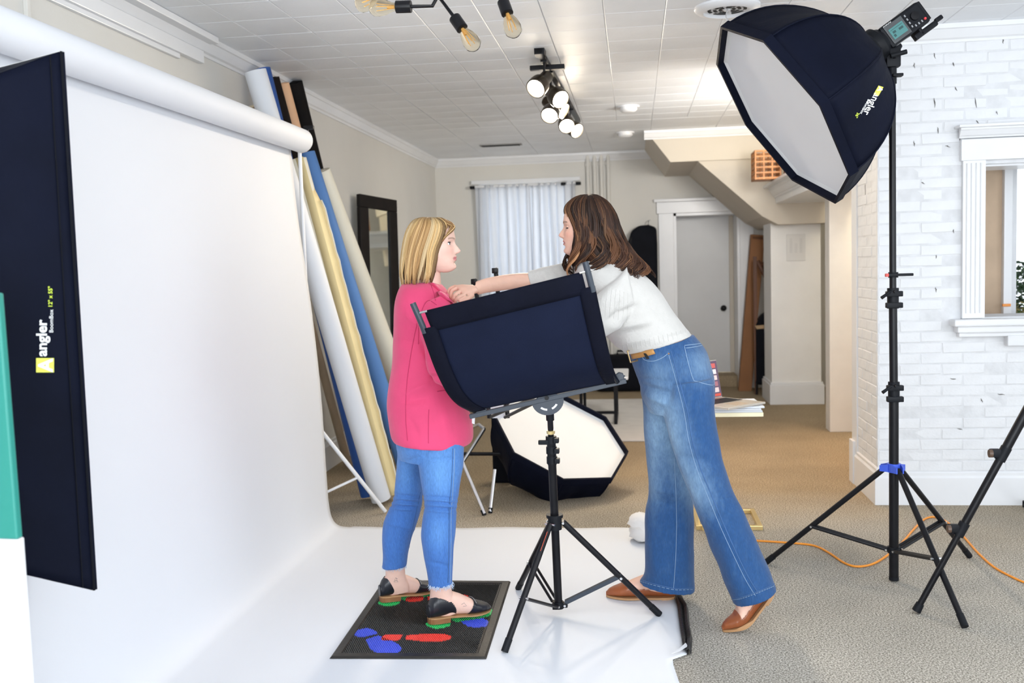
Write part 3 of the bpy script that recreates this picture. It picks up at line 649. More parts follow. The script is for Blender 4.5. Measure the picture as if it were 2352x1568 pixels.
a, b = at(1728, 536, 10.95), at(1697, 884, 10.9); tp = a
b.z = 0.0; q = [b, b+Vector((.14, .0, 0)), at(1757, 540, 10.95), at(1726, 538, 10.95)]
MB().prism(q, (.0, .12, 0.0)).build('carton', kraft2, t, bevel=.004)
MB().prism([q[3]+Vector((.01, -.006, -.05)), q[2]+Vector((-.01, -.006, -.05)), q[2]+Vector((-.01, -.006, -.02)), q[3]+Vector((.01, -.006, -.02))], (0, .005, 0)).build('end_flap', mat('cardboard_dark', (.16, .07, .03), .8), t)
t = thing('wooden_easel', (1.33, 10.6, 0), 'dark brown wooden folding rack half hidden behind the white pillar', 'rack')
wood = mat('dark_wood', (0.14, 0.055, 0.025), .55, var=.25, vscale=6, stretch=(1, 1, .2))
for a, b in (((1740, 600, 10.7), (1790, 690, 10.55)), ((1745, 608, 10.7), (1775, 605, 10.6))):
    MB().tube([at(*a), at(*b)], .028, 8).build('rail', wood, t, True)
MB().box((1.28, 10.6, 0), (1.315, 10.64, 1.5), ch=.004).build('post', wood, t)
t = thing('black_bag', (1.42, 10.75, 0), 'black equipment bag standing between the leaning cardboard box and the pillar', 'bag')
pts = [(1737, 745), (1752, 722), (1775, 712), (1800, 722), (1800, 884), (1738, 884)]
MB().prism([at(x, y, 10.55) for x, y in pts], (0, .2, 0)).build('bag_body', black_cloth, t, bevel=.03)
MB().prism([at(x, y, 10.54) for x, y in ((1734, 748), (1775, 744), (1790, 752), (1738, 756))], (0, .02, 0)).build('handle', mat('tan_handle', (.45, .3, .16), .6), t, bevel=.005)
for x in (1.30, 1.40, 1.5): MB().cyl((x, 10.6, 0), (x, 10.6, .15), .012).build('foot', black_plastic, t)
# basket and wooden box on the beam
rattan = mat('rattan', (0.42, 0.17, 0.05), .5, var=.3, vscale=14); redwood = mat('red_wood', (0.33, 0.10, 0.035), .45, var=.2, vscale=5)
t = thing('wicker_basket', (1.33, 9.0, 2.19), 'orange brown open wicker basket on the white shelf under the big softbox', 'basket')
bc = at(1754, 386, 9.0)
zb = 2.18; zh = .24; x_0 = bc.x-.085
for k in range(6):
    z = zb+.012 + zh*k/5
    MB().tube([(x_0, 8.9, z), (x_0+.22, 8.9, z), (x_0+.22, 9.15, z), (x_0, 9.15, z), (x_0, 8.9, z)], .010, 6).build('hoop', rattan, t, True)
for (x, y) in [(x_0+.22*q/3, yy) for q in range(4) for yy in (8.9, 9.15)] + [(x_0, 8.98), (x_0, 9.07), (x_0+.22, 8.98), (x_0+.22, 9.07)]:
    MB().cyl((x, y, zb), (x, y, zb+zh+.02), .009, n=6).build('stake', rattan, t)
MB().box((x_0, 8.9, zb), (x_0+.22, 9.15, zb+.012)).build('base', rattan, t)
t = thing('wooden_box', (1.6, 8.8, 2.19), 'reddish wooden box beside the wicker basket on the white shelf', 'box')
MB().box((x_0+.26, 8.7, 2.176), (x_0+.6, 9.0, 2.40), ch=.006).build('box_body', redwood, t)
MB().box((x_0+.25, 8.69, 2.375), (x_0+.61, 9.01, 2.42), ch=.005).build('lid', redwood, t)
MB().prism([(x_0+.235, 8.95, 2.30), (x_0+.256, 8.9, 2.42), (x_0+.256, 9.02, 2.30)], (.004, 0, 0)).build('paper_tag', paper_white, t)
# small framed print on the pillar: pale, barely there
t = thing('light_switch_plate', (1.6, 9.86, 1.6), 'pale embossed plate high on the front of the white pillar', 'plate')
p0, p1 = at(1806, 538, 9.868), at(1850, 598, 9.868)
MB().box((p0.x, 9.858, p1.z), (p1.x, 9.87, p0.z), ch=.003).build('plate', mat('plate_white', (.73, .725, .715), .5), t)
for k in range(3): MB().box((p0.x+.03+.05*k, 9.853, p1.z+.08), (p0.x+.055+.05*k, 9.86, p0.z-.04-.05*(k == 1)), ch=.002).build('toggle', mat('toggle_grey', (.68, .675, .67), .5), t)
# rug with the black table on it
rug = mat('white_rug', (0.70, 0.675, 0.64), .9, bump=.5, bscale=120, var=.06)
a = flo(1180, 1032); b = flo(1480, 930)
o = MB().box((-1.1, 7.86, .001), (0.32, 10.3, .014), ch=.004).build('white_rug', rug, None); tag(o, 'off-white flat rug under the small black table at the back', 'rug')
t = thing('side_table', (-.3, 8.9, .014), 'small black metal table with a white top on the off-white rug', 'table')
tz = .42
MB().box((-.62, 8.62, tz), (-.07, 9.32, tz+.03), ch=.01).build('tabletop', white_paint, t)
for x in (-.19, -.5):
    for y in (8.66, 9.28): MB().box((x-.014, y-.014, .014), (x+.014, y+.014, tz)).build('leg', black_metal, t)
    MB().box((x-.014, 8.66, .014), (x+.014, 9.28, .04)).build('runner', black_metal, t)
MB().box((-.5, 9.26, .014), (-.19, 9.29, .04)).build('stretcher', black_metal, t)
# black chair-like frame seen behind the panel
# ------------------------------------------------------------------ gold C-table with papers and laptop
t = thing('gold_side_table', (.5, 5.4, 0), 'gold framed side table with a pale top, holding the laptop', 'table')
zt = .655; xa, xb, ya, yb = .12, .665, 5.15, 5.48
MB().box((xa, ya, zt-.022), (xb, yb, zt), ch=.002).build('tabletop', mat('pale_gold_top', (.88, .80, .55), .4, .1, var=.03), t)
for y in (ya+.03, yb-.03): MB().box((.34, y-.012, 0.012), (.364, y+.012, zt-.02)).build('leg', gold, t)
for nm, bx in (('base_bar', ((.31, 5.22, 0), (.665, 5.25, .024))), ('base_bar', ((.31, 5.57, 0), (.665, 5.60, .024))), ('base_bar', ((.64, 5.25, 0), (.665, 5.57, .024))), ('base_bar', ((.31, 5.25, 0), (.335, 5.57, .024)))):
    MB().box(*bx, ch=.002).build(nm, gold, t)
for k, (dx, dz, rz) in enumerate(((0, 0, 0), (.0, .011, -.05), (.004, .021, .06))):
    M = Matrix.Translation((.45+dx, 5.30, zt+.001+dz)) @ Matrix.Rotation(rz, 4, 'Z')
    o = MB().box((-.24, -.15, 0), (.21, .15, .0095), M=M, ch=.001).build('paper_stack', paper_white, None)
    tag(o, ('lowest', 'middle', 'top')[k] + ' white sheaf of paper under the laptop on the gold table', 'papers', 'papers under the laptop')
lz = zt+.034
t = thing('laptop', (.45, 5.3, lz), 'open silver laptop showing rows of photo thumbnails on the gold table', 'laptop')
LM = Matrix.Translation((.44, 5.27, lz)) @ Matrix.Rotation(-.80, 4, 'Z')
alu = mat('laptop_silver', (.72, .66, .58), .35, .7)
base = MB().box((-.10, -.15, 0), (.23-.03, .15, .012), M=LM, ch=.003).build('keyboard_deck', alu, t)
MB().box((-.06, -.13, .0122), (.06, .13, .0132), M=LM).build('keyboard', black_plastic, base)
MB().box((.085, -.05, .0122), (.17, .05, .0128), M=LM).build('trackpad', mat('trackpad_tan', (.60, .47, .34), .4, .3), base)
SM = LM @ Matrix.Translation((-.10, 0, .012)) @ Matrix.Rotation(-.20, 4, 'Y')
lid = MB().box((-.006, -.15, 0), (0, .15, .21), M=SM, ch=.002).build('screen_lid', alu, t)
MB().box((0.0002, -.147, .004), (.0016, .147, .206), M=SM).build('screen', mat('screen_dark', (.05, .02, .03), .25, emit=(.16, .12, .2), estr=.5), lid)
r2 = random.Random(3)
thm = [mat('thumb_%d' % k, c, .3, emit=c, estr=.45) for k, c in enumerate(((.62, .46, .44), (.5, .1, .09), (.72, .62, .62), (.3, .12, .14)))]
for i in range(5):
    for j in range(6):
        y = -.135+.046*j; z = .03+.034*i
        MB().box((.0017, y, z), (.0022, y+.036, z+.026), M=SM).build('thumbnail', r2.choice(thm), lid)
MB().box((.0017, -.14, .008), (.0022, .14, .022), M=SM).build('tool_bar', mat('tool_red', (.55, .08, .05), .3, emit=(.5, .06, .04), estr=.4), lid)
# crumpled white cloth behind the front leg
t_ = MB(); rr = random.Random(4); rs = []
pc = flo(1482, 1244)
for i in range(9):
    s = i/8; rad = (.06, .085, .088, .08, .075, .07, .062, .05, .02)[i]; z = .01+.135*s
    rs.append([Vector((pc.x + .01 - .035*s*(s > .6) + rad*math.cos(2*PI*k/14)*(1+.2*rr.random()), pc.y + rad*math.sin(2*PI*k/14)*(1+.2*rr.random()), z + .012*rr.random())) for k in range(14)])
o = t_.rings(rs).build('crumpled_cloth', mat('white_cloth', (.82, .80, .78), .85, bump=.2), None, True); tag(o, 'crumpled white cloth bag on the carpet behind the leaning woman', 'cloth')
# ------------------------------------------------------------------ octagonal softboxes
def rodr(w):
    w = Vector(w); a = w.length; return Matrix.Rotation(a, 3, w/a)
white_lip = mat('softbox_white', (0.80, 0.82, 0.84), .6, var=.02)
diffuser_m = mat('diffuser_cloth', (0.78, 0.79, 0.83), .8, var=.03, vscale=2.5, bump=.06, bscale=8)
diffuser_w = mat('diffuser_white', (0.86, 0.85, 0.83), .8, var=.02, vscale=2.5)
logo_white = mat('logo_white', (.86, .87, .88), .6); logo_green = mat('logo_green', (.62, .78, .06), .5); logo_yel = mat('logo_yellow', (.80, .84, .10), .5)
def octabox(root, c, Q, sgn, R, D, dm, bulge=1.0, lip=.035):
    c = Vector(c); u, v = Q.col[0], Q.col[1]; n = Q.col[2]*sgn; RR = .078
    def rod(i, tau):
        th = i*PI/4; k = math.cos(tau*PI/2)**bulge; r = RR + (R-RR)*k
        return c + (u*math.cos(th) + v*math.sin(th))*r + n*(D*math.sin(tau*PI/2))
    def surf(i, s, tau):
        a, b = rod(i, tau), rod(i+1, tau); p = a.lerp(b, s); q = (p - (c + n*(p-c).dot(n)))
        return p - q*((.045+.018*noise.noise(Vector((s*5, tau*3, i*3.3))))*math.sin(PI*s)*math.sin(PI*min(1, tau*1.1)))
    for i in range(8):
        rows = [[surf(i, s/12, t/16) for s in range(13)] for t in range(17)]
        MB().grid(rows).build('side_panel', nylon, root, True, solid=.002)
        MB().tube([rod(i, t/16)*1.0 for t in range(17)], .0045, 6).build('rod_seam', nylon, root, True)
    # front lip and faces
    def ring(r, off): return [c + (u*math.cos(k*PI/4) + v*math.sin(k*PI/4))*r - n*off for k in range(8)]
    MB().rings([ring(R, 0), ring(R+.012, -.006), ring(R+.010, lip), ring(R-.004, lip), ring(R-.006, -.004)], True, False, False).build('front_lip', nylon, root)
    MB().rings([ring(R-.002, .004), ring(R-.028, -.004), ring(R-.03, -.006)], True, False, False).build('white_border', white_lip, root)
    rows = []
    for q in range(9):
        f = 1-q/8; rr = []
        for k in range(32):
            a, b = ring((R-.028)*f+1e-4, 0)[k//4], ring((R-.028)*f+1e-4, 0)[(k//4+1) % 8]
            rr.append(a.lerp(b, (k % 4)/4) + n*(.004 + .02*(1-f*f)))
        rows.append(rr)
    MB().rings(rows, True, False, True).build('diffuser', dm, root, True)
    M = Matrix.Translation(c + n*D) @ n.to_track_quat('Z', 'Y').to_matrix().to_4x4()
    MB().lathe([(.03, -.02), (RR+.006, -.02), (RR+.010, .0), (RR+.004, .018), (.06, .02), (.03, .02)], M, 32, False).build('speed_ring', black_plastic, root, True)
    return surf, n, M
Q1 = rodr((1.5718, 0.0578, 2.9551)); C1 = Vector((.6659, 4.3442, 2.0971))
t = thing('octagonal_softbox', C1, 'large black octagonal softbox on the tall stand, white face tilted down left', 'softbox')
surf, nO, MO = octabox(t, C1, Q1, 1, .452, .44, diffuser_m, 1.3)
uC = [i for i in range(8)]
pm_ = MB()
for i_ in (1, 2, 3): pm_.grid([[surf(i_, q/24, k/40) for q in range(25)] for k in range(41)])
oct_bvh = BVHTree.FromPolygons(pm_.v, pm_.f)
def oct_print(x0, y0, sc, off=.004, ux=(-.50, .866), uy=(.93, .30)):
    # lettering printed on the side panel, reading from the ring towards the rim
    def fn(x, y):
        d = ray(x0 + sc*(x*ux[0]+y*uy[0]), y0 + sc*(x*ux[1]+y*uy[1])).normalized(); h = oct_bvh.ray_cast(CAMP, d)
        return (h[0] if h[0] else atplane(x0, y0, C1, nO)) - d*off
    return fn
lettering('printed_lettering', 'angler', 1.0, oct_print(2010, 212, 23), logo_white, t, .014)
lettering('printed_lettering', 'BoomBox', 1.0, oct_print(1994, 227, 9.6), logo_white, t, .008)
lettering('printed_lettering', '36"', 1.0, oct_print(1969, 258, 9.6), logo_green, t, .02)
fn = oct_print(2017, 196, 20)
MB().grid([[fn(1.15*k/4, .05+.62*j/4) for k in range(5)] for j in range(5)]).build('logo_square', logo_yel, t)
lettering('logo_letter', 'A', 1.0, oct_print(2019.5, 199, 15, .006), logo_white, t, .04)

# studio flash head behind the ring
hd = thing('studio_flash_head', MO.translation, 'black studio flash head with a lit green display on top of the tall stand', 'flash')
zz = nO; yy = Vector((0, -1, 0)); yy = (yy - zz*yy.dot(zz)).normalized(); xx = yy.cross(zz)
HM = Matrix.Translation(MO.translation)
for i in range(3): HM[i][0] = xx[i]; HM[i][1] = yy[i]; HM[i][2] = zz[i]
MB().lathe([(.04, .018), (.075, .02), (.079, .03), (.079, .05), (.066, .062), (.06, .075), (.03, .075)], HM, 32).build('front_collar', black_plastic, hd, True)
body = MB().box((-.052, -.055, .07), (.052, .055, .27), M=HM, ch=.012).box((-.045, -.045, .268), (.048, .045, .282), M=HM, ch=.006).build('body', black_plastic, hd)
MB().box((-.042, .0545, .085), (.042, .058, .175), M=HM, ch=.002).build('display_bezel', mat('bezel_grey', (.07, .075, .08), .3), body)
MB().box((-.028, .0575, .095), (.022, .0595, .165), M=HM).build('display', mat('lcd_teal', (.06, .17, .17), .25, emit=(.05, .16, .16), estr=.35), body)
lcd = mat('lcd_ink', (.02, .07, .07), .5)
for (a, b, c_, d) in ((-.02, .102, -.008, .112), (-.004, .105, .006, .12), (-.006, .135, .004, .156), (.012, .10, .014, .16)): MB().box((a, .0593, b), (c_, .0599, d), M=HM).build('readout', lcd, body)
btn = mat('button_grey', (.30, .31, .33), .4)
for k in range(4): MB().box((-.030+.018*k, .0545, .185), (-.020+.018*k, .0585, .191), M=HM, ch=.001).build('button', btn, body)
for k in range(3): MB().box((-.036, .0545, .2+.016*k), (-.026, .0585, .206+.016*k), M=HM, ch=.001).build('button', btn, body)
MB().lathe([(0, 0), (.0195, 0), (.018, .008), (0, .009)], HM @ Matrix.Translation((.005, .055, .222)) @ Matrix.Rotation(-PI/2, 4, 'X'), 20).build('dial', black_metal, body, True)
MB().lathe([(0, 0), (.006, 0), (.005, .005), (0, .005)], HM @ Matrix.Translation((-.030, .055, .252)) @ Matrix.Rotation(-PI/2, 4, 'X'), 12).build('red_button', mat('button_red', (.7, .05, .06), .4), body)
# handle and tilt bracket
MB().box((-.085, -.03, .20), (-.05, .06, .215), M=HM, ch=.004).box((-.085, .03, .17), (-.06, .06, .285), M=HM, ch=.008).box((-.075, .035, .285), (-.055, .055, .32), M=HM, ch=.006).build('grip_handle', black_plastic, hd)
tp = at(2050, 150, 4.39)
pa = HM @ Vector((-.055, 0, .12))
MB().tube([pa, tp+Vector((0, 0, .05)), tp], .018, 12).box((tp.x-.03, tp.y-.025, tp.z-.01), (tp.x+.03, tp.y+.025, tp.z+.07), ch=.008).cyl((tp.x-.02, tp.y-.05, tp.z+.03), (tp.x+.045, tp.y-.05, tp.z+.045), .010).cyl((tp.x, tp.y-.05, tp.z+.035), (tp.x, tp.y+.04, tp.z+.035), .012).build('tilt_bracket', black_plastic, hd, True)
MB().box((-.0525, .0, .10), (-.0515, .04, .16), M=HM).build('rating_label', logo_white, body)
lettering('maker_lettering', 'GODOX', .011, lambda x, y: HM @ Vector((.047 - 0*y - (.0 - y)*1.0 - .008, .0562, .086 + x)), logo_white, body, .0002)

# ------------------------------------------------------------------ tall light stand
t = thing('light_stand', (1.135, 4.40, 0), 'tall black tripod light stand with a blue leg collar, carrying the octagonal softbox', 'light stand')
YS2 = 4.395
def pz(px, py): return at(px, py, YS2)
pt, p1, p2, p3, p4 = pz(2049, 160), pz(2051, 690), pz(2053, 905), pz(2053, 1075), pz(2053, 1330)
for nm, a, b, r in (('pole_section', pt, p1, .0145), ('pole_section', p1, p2, .0175), ('pole_section', p2, p4, .0205)):
    MB().cyl(a, b, r, n=18).build(nm, black_metal, t, True)
for c_ in (p1, p2):
    cl = MB().cyl(c_+Vector((0, 0, -.035)), c_+Vector((0, 0, .055)), .0245, n=18)
    for z in (-.02, .03): cl.box((c_.x-.034, c_.y-.03, c_.z+z-.012), (c_.x+.036, c_.y+.0, c_.z+z+.012), ch=.004)
    cl.build('clamp', black_plastic, t, True)
    MB().tube([c_+Vector((-.02, -.035, .04)), c_+Vector((-.06, -.05, .015))], [.006, .008], 8).cyl(c_+Vector((0, -.045, .04)), c_+Vector((0, 0, .04)), .006).build('wing_knob', black_plastic, t, True)
cb = pz(2049, 160)
MB().cyl(cb+Vector((0, 0, -.06)), cb+Vector((0, 0, .01)), .019).box((cb.x-.005, cb.y-.04, cb.z-.035), (cb.x+.038, cb.y-.0, cb.z-.022), ch=.004).build('top_clamp', black_plastic, t, True)
MB().cyl(cb+Vector((0, 0, .008)), cb+Vector((0, 0, .016)), .0175).build('chrome_ring', silver, t, True)
bl = pz(2056, 631)
MB().box((bl.x-.035, bl.y-.03, bl.z-.006), (bl.x+.07, bl.y-.008, bl.z+.006), ch=.003).cyl(bl+Vector((-.008, 0, -.012)), bl+Vector((-.008, 0, .012)), .021).build('cable_hook', black_plastic, t, True)
MB().box((bl.x-.046, bl.y-.03, bl.z-.007), (bl.x-.033, bl.y-.008, bl.z+.007), ch=.002).build('hook_tip', mat('hook_red', (.6, .05, .04), .4), t)
blue_pl = mat('blue_plastic', (.05, .11, .62), .35)
hb = MB().cyl(p3+Vector((0, 0, -.016)), p3+Vector((0, 0, .022)), .030, n=20)
feet = [flo(1760, 1296), flo(2226, 1281), flo(2216, 1444)]
hubp = []
lo = pz(2053, 1262)
for f in feet:
    d = Vector((f.x-p3.x, f.y-p3.y, 0)).normalized(); h = p3 + d*.036; hubp.append(h)
    pr = Vector((-d.y, d.x, 0))
    for s in (-1, 1): hb.prism([p3 + d*.02 + pr*(.010*s+.012*s) + Vector((0, 0, -.014)), p3 + d*.058 + pr*(.012*s) + Vector((0, 0, -.014)), p3 + d*.058 + pr*(.012*s) + Vector((0, 0, .012)), p3 + d*.02 + pr*(.022*s) + Vector((0, 0, .02))], pr*(.005*s))
hb.build('leg_collar', blue_pl, t)
lh = MB().cyl(lo+Vector((0, 0, -.014)), lo+Vector((0, 0, .014)), .026, n=18)
for f, h in zip(feet, hubp):
    f = Vector((f.x, f.y, .012)); lg = MB().tube([h, f], .0125, 12).build('leg', black_metal, t, True)
    MB().cyl(f + (h-f).normalized()*.05, f - (h-f).normalized()*.004, .0145, n=12).build('foot_cap', black_plastic, lg, True)
    k = h.lerp(f, .60); d = Vector((f.x-lo.x, f.y-lo.y, 0)).normalized(); s0 = lo + d*.03; sdw = Vector((-d.y, d.x, 0))*.012
    MB().tube([s0+sdw, k+sdw], .008, 8).tube([s0-sdw, k-sdw], .008, 8).build('brace', black_metal, t, True)
    MB().cyl(k-sdw*1.9, k+sdw*1.9, .005, n=8).cyl(s0-sdw*1.9, s0+sdw*1.9, .005, n=8).build('rivet', silver, t, True)
    lh.box((s0.x-.012, s0.y-.012, s0.z-.01), (s0.x+.012, s0.y+.012, s0.z+.01), ch=.003)
lh.build('brace_collar', black_plastic, t, True)
MB().cyl(p4+Vector((0, 0, .012)), p4+Vector((0, 0, -.002)), .0215, n=18).build('end_cap', black_plastic, t, True)

# orange cable
cpx = [(1725, 1243), (1760, 1245), (1820, 1249), (1870, 1255), (1905, 1272), (1938, 1294), (1968, 1303), (2005, 1297), (2040, 1276), (2072, 1248), (2100, 1216), (2122, 1195), (2143, 1189), (2165, 1195), (2190, 1212), (2215, 1236), (2245, 1270), (2280, 1302), (2320, 1325), (2370, 1345), (2480, 1370)]
pts = [Vector(p)+Vector((0, 0, .0055)) for p in catmull([tuple(flo(*p)) for p in cpx], 6)]
o = MB().tube(pts, .0052, 8).build('extension_cord', mat('orange_rubber', (.85, .30, .02), .45), None, True); tag(o, 'orange extension cord curving over the grey carpet around the tall stand', 'cord')

# ------------------------------------------------------------------ tripod at the right edge
t = thing('tripod_stand', (1.66, 4.12, 0), 'black tripod leg with two clamp knobs slanting in at the right edge of the frame', 'tripod')
f = flo(2106, 1408); top = at(2352, 955, 3.98); apex = top + (top-f)*.42
c1_, c2_ = at(2206, 1215, (3.83*.57+3.98*.43)), at(2309, 1040, 3.95)
f2 = Vector((f.x, f.y, .015)); dl = (top-f2).normalized()
def onleg(px, py):
    # point of the leg seen at that pixel height
    a, b = 0.0, 1.6
    for _ in range(30):
        mm = (a+b)/2; q = f2 + (top-f2)*mm - CAMP; yy_ = q.dot(CD)/q.dot(CF)*FPX+784
        a, b = (mm, b) if yy_ > py else (a, mm)
    return f2 + (top-f2)*a
k1, k2 = onleg(0, 1215), onleg(0, 1042)
for a, b, r in ((f2, k1, .0125), (k1, k2, .0155), (k2, apex, .0185)): MB().cyl(a, b, r, n=16).build('leg_section', black_metal, t, True)
MB().cyl(f2-dl*.006, f2+dl*.03, .0185, .016, n=16).build('foot_cap', black_plastic, t, True)
for k in (k1, k2):
    MB().cyl(k-dl*.03, k+dl*.03, .021, n=16).box((k.x-.05, k.y-.016, k.z-.012), (k.x-.01, k.y+.016, k.z+.020), ch=.006).build('leg_clamp', black_plastic, t, True)
    MB().cyl((k.x-.058, k.y-.012, k.z+.004), (k.x-.045, k.y-.012, k.z+.004), .016, n=12).build('knob', mat('knob_brown', (.10, .06, .04), .4), t, True)
for e in (flo(2353, 1168), Vector((2.15, 4.35, 0))):
    e = Vector((e.x+.008, e.y, .015)); MB().cyl(e, apex, .0125, .018, n=16).build('leg', black_metal, t, True)
    MB().cyl(e-Vector((0, 0, .006)), e+Vector((0, 0, .03)), .0185, n=16).build('foot_cap', black_plastic, t, True)
MB().cyl(apex+Vector((0, 0, -.05)), apex+Vector((0, 0, .45)), .026, n=16).build('centre_column', black_metal, t, True)

# ------------------------------------------------------------------ octagonal softbox on the floor
Q2 = rodr((-.8169, 9.4865, 2.2432)); C2 = Vector((-.4934, 6.1181, .352))
t = thing('octagonal_softbox', (C2.x, C2.y, 0), 'octagonal softbox lying on the carpet, white face up, behind the curved reflector', 'softbox')
octabox(t, C2, Q2, 1, .448, .335, diffuser_w, .62)
# silver stand legs beside it
t = thing('folding_stand', (-.95, 5.75, 0), 'folding stand with splayed silver legs beside the softbox on the floor', 'stand')
for a, b, m_ in (((1062, 1060), (1113, 1183), silver), ((1137, 1078), (1126, 1178), silver)):
    f = flo(*b); a3 = at(a[0], a[1], f.y+.1)
    l_ = MB().tube([a3, Vector((f.x, f.y, .01))], .0115, 10).build('leg', m_, t, True)
    MB().cyl((f.x, f.y, .0), (f.x+(a3.x-f.x)*.1, f.y+(a3.y-f.y)*.1, .03), .0135, n=10).build('foot_cap', black_plastic, l_, True)
MB().tube([at(1050, 1042, 6.0), at(1150, 1042, 6.0)], .012, 8).build('crossbar', black_metal, t, True)
MB().tube([at(1062, 1062, 5.95), at(1112, 985, 6.1)], .012, 10).tube([at(1058, 1078, 5.7), at(1045, 1120, 5.9)], .010, 10).build('strut', silver, t, True)
MB().box((-.98, 6.35, 0.0), (-.84, 6.45, .52), ch=.02).build('seat_back', black_cloth, t)
MB().tube([at(1075, 985, 6.3), at(1100, 975, 6.3), at(1112, 985, 6.25)], .012, 8).build('strap', silver, t, True)

# ------------------------------------------------------------------ curved reflector and its stand
rcloth = mat('reflector_back_cloth', (0.0065, 0.010, 0.028), .8, spec=.12,  var=.12, vscale=8, bump=.15, bscale=220)
rhem = mat('reflector_hem', (.0035, .0045, .012), .8, spec=.12, var=.2, bump=.2, bscale=60)
t = thing('curved_reflector', (-.34, 3.6, .95), 'black backed curved reflector panel held low between the two women', 'reflector')
LC = catmull([(943, 697), (968, 755), (985, 803), (1004, 853), (1029, 902), (1055, 930), (1086, 945)], 8)
RC_ = catmull([(1349, 600), (1363, 655), (1379, 730), (1392, 790), (1403, 835), (1412, 860), (1421, 876)], 8)
def RS(s, tt):
    k = s*(len(LC)-1); i = min(int(k), len(LC)-2); f = k-i
    l = LC[i]*(1-f)+LC[i+1]*f; r = RC_[i]*(1-f)+RC_[i+1]*f; p = l*(1-tt)+r*tt
    Yv = 3.37 + .25*s**1.7 + .03*tt - .05*math.sin(PI*tt)*(1-s)
    return at(p[0], p[1], Yv)
MB().grid([[RS(.10+.885*i/28, .075+.855*j/28) + Vector((0, .004, 0)) for j in range(29)] for i in range(29)]).build('fabric', rcloth, t, True, solid=.003)
for (a, b) in ((-.004, .085), (.915, 1.006)):
    MB().grid([[RS(.17+.835*i/28, a+(b-a)*j/6) + Vector((0, -.010*math.sin(PI*j/6), 0)) for j in range(7)] for i in range(29)]).build('side_hem', rhem, t, True, solid=.004)
MB().grid([[RS(.062+.14*i/6, .055+.90*j/30)+Vector((0, -.006*math.sin(PI*i/6), 0)) for j in range(31)] for i in range(7)]).build('top_hem', rhem, t, True, solid=.004)
for tt in (.012, .988): 
    MB().tube([RS(s*.2, tt) for s in (0, .25, .5, .75, 1)], .0115, 14).build('frame_tube', grey_metal, t, True)
    MB().tube([RS(.2+.8*s/10, tt)+Vector((0, .008, 0)) for s in range(11)], .010, 10).build('frame_tube', black_metal, t, True)
MB().tube([RS(.068, .0), RS(.068, .07)], .0045, 8).tube([RS(.068, .94), RS(.068, 1.01)], .0045, 8).build('hem_rod', silver, t, True)
ba, bb = at(1078, 951, 3.64), at(1437, 869, 3.67)
du = (bb-ba).normalized(); dn = Vector((0, 1, 0)); dz = du.cross(dn); dz = -dz if dz.z < 0 else dz
def barp(x, y, z): return ba + du*x + dn*y + dz*z
BLn = (bb-ba).length
b = MB()
for (z0, z1, y0, y1) in ((-.018, .0, -.012, .012), (.006, .012, .012, .016)):
    b.prism([barp(0, y0, z0), barp(BLn, y0, z0), barp(BLn, y0, z1), barp(0, y0, z1)], dn*(y1-y0))
b.build('base_bar', grey_metal, t, bevel=.003)
b = MB()
for x in (.02, BLn-.055): b.prism([barp(x, -.012, -.002), barp(x+.05, -.012, -.002), barp(x+.05, -.012, .022), barp(x+.035, -.012, .030), barp(x+.01, -.012, .02)], dn*.024)
b.prism([barp(BLn*.5-.045, -.012, -.002), barp(BLn*.5+.045, -.012, -.002), barp(BLn*.5+.03, -.012, .010), barp(BLn*.5-.03, -.012, .010)], dn*.03)
b.build('bar_bracket', grey_metal, t, bevel=.003)
MB().cyl(barp(BLn*.5, -.02, -.004), barp(BLn*.5, .0, -.004), .008, n=12).build('pivot_bolt', black_metal, t, True)
# far side tubes that peek up behind the stretched arm
for (x0_, y0_, x1_, y1_) in ((1137, 615, 1141, 640), (1089, 640, 1099, 705)):
    MB().tube([at(x0_, y0_, 4.5), at(x1_, y1_, 4.5), at(x1_+25, 960, 4.45)], .0105, 12).box(tuple(at(x0_, y0_+3, 4.5)-Vector((.014, .016, .02))), tuple(at(x0_, y0_+3, 4.5)+Vector((.014, .014, .006))), ch=.004).build('far_frame_tube', black_metal, t, True)
MB().prism([at(1088, 690, 4.5), at(1125, 684, 4.5), at(1160, 960, 4.45), at(1125, 960, 4.45)], (0, .01, 0)).build('far_panel', white_lip, t)
MB().tube([at(1125, 958, 4.45), Vector((-.45, 4.0, .90)), at(1262, 925, 3.68)], .008, 8).tube([at(1160, 958, 4.45), Vector((-.40, 4.0, .90)), at(1262, 925, 3.68)], .008, 8).build('far_arm', black_metal, t, True)

t = thing('reflector_stand', (-.33, 3.86, 0), 'black tripod stand on the white paper holding up the curved reflector', 'light stand')
PT, PB = at(1262, 925, 3.70), at(1283, 1392, 3.88)
def pp(py):
    k = (py-925)/(1392-925); return PT.lerp(PB, k)
pl = []
for k in range(17):
    a = PI + PI*k/16; pl.append(barp(BLn*.5+.062*math.cos(a), -.008, -.016+.056*math.sin(a)))
MB().prism(pl, dn*.006).build('protractor_plate', grey_metal, t, bevel=.001)
sl = []
for k in range(13):
    a = PI*1.2 + PI*.22*k/12; sl.append([barp(BLn*.5+r*math.cos(a), -.0088, -.016+r*math.sin(a)*.9) for r in (.034, .042)])
MB().grid(sl).build('plate_slot', white_lip, t, solid=.0006)
sl = []
for k in range(13):
    a = PI*1.58 + PI*.22*k/12; sl.append([barp(BLn*.5+r*math.cos(a), -.0088, -.016+r*math.sin(a)*.9) for r in (.034, .042)])
MB().grid(sl).build('plate_slot', white_lip, t, solid=.0006)
for a, b_, r in ((938, 1002, .0115), (1002, 1060, .018), (1055, 1395, .0165)): MB().cyl(pp(a), pp(b_), r, n=18).build('pole_section', black_metal, t, True)
MB().cyl(pp(938), pp(962), .016, n=16).build('tilt_socket', black_plastic, t, True)
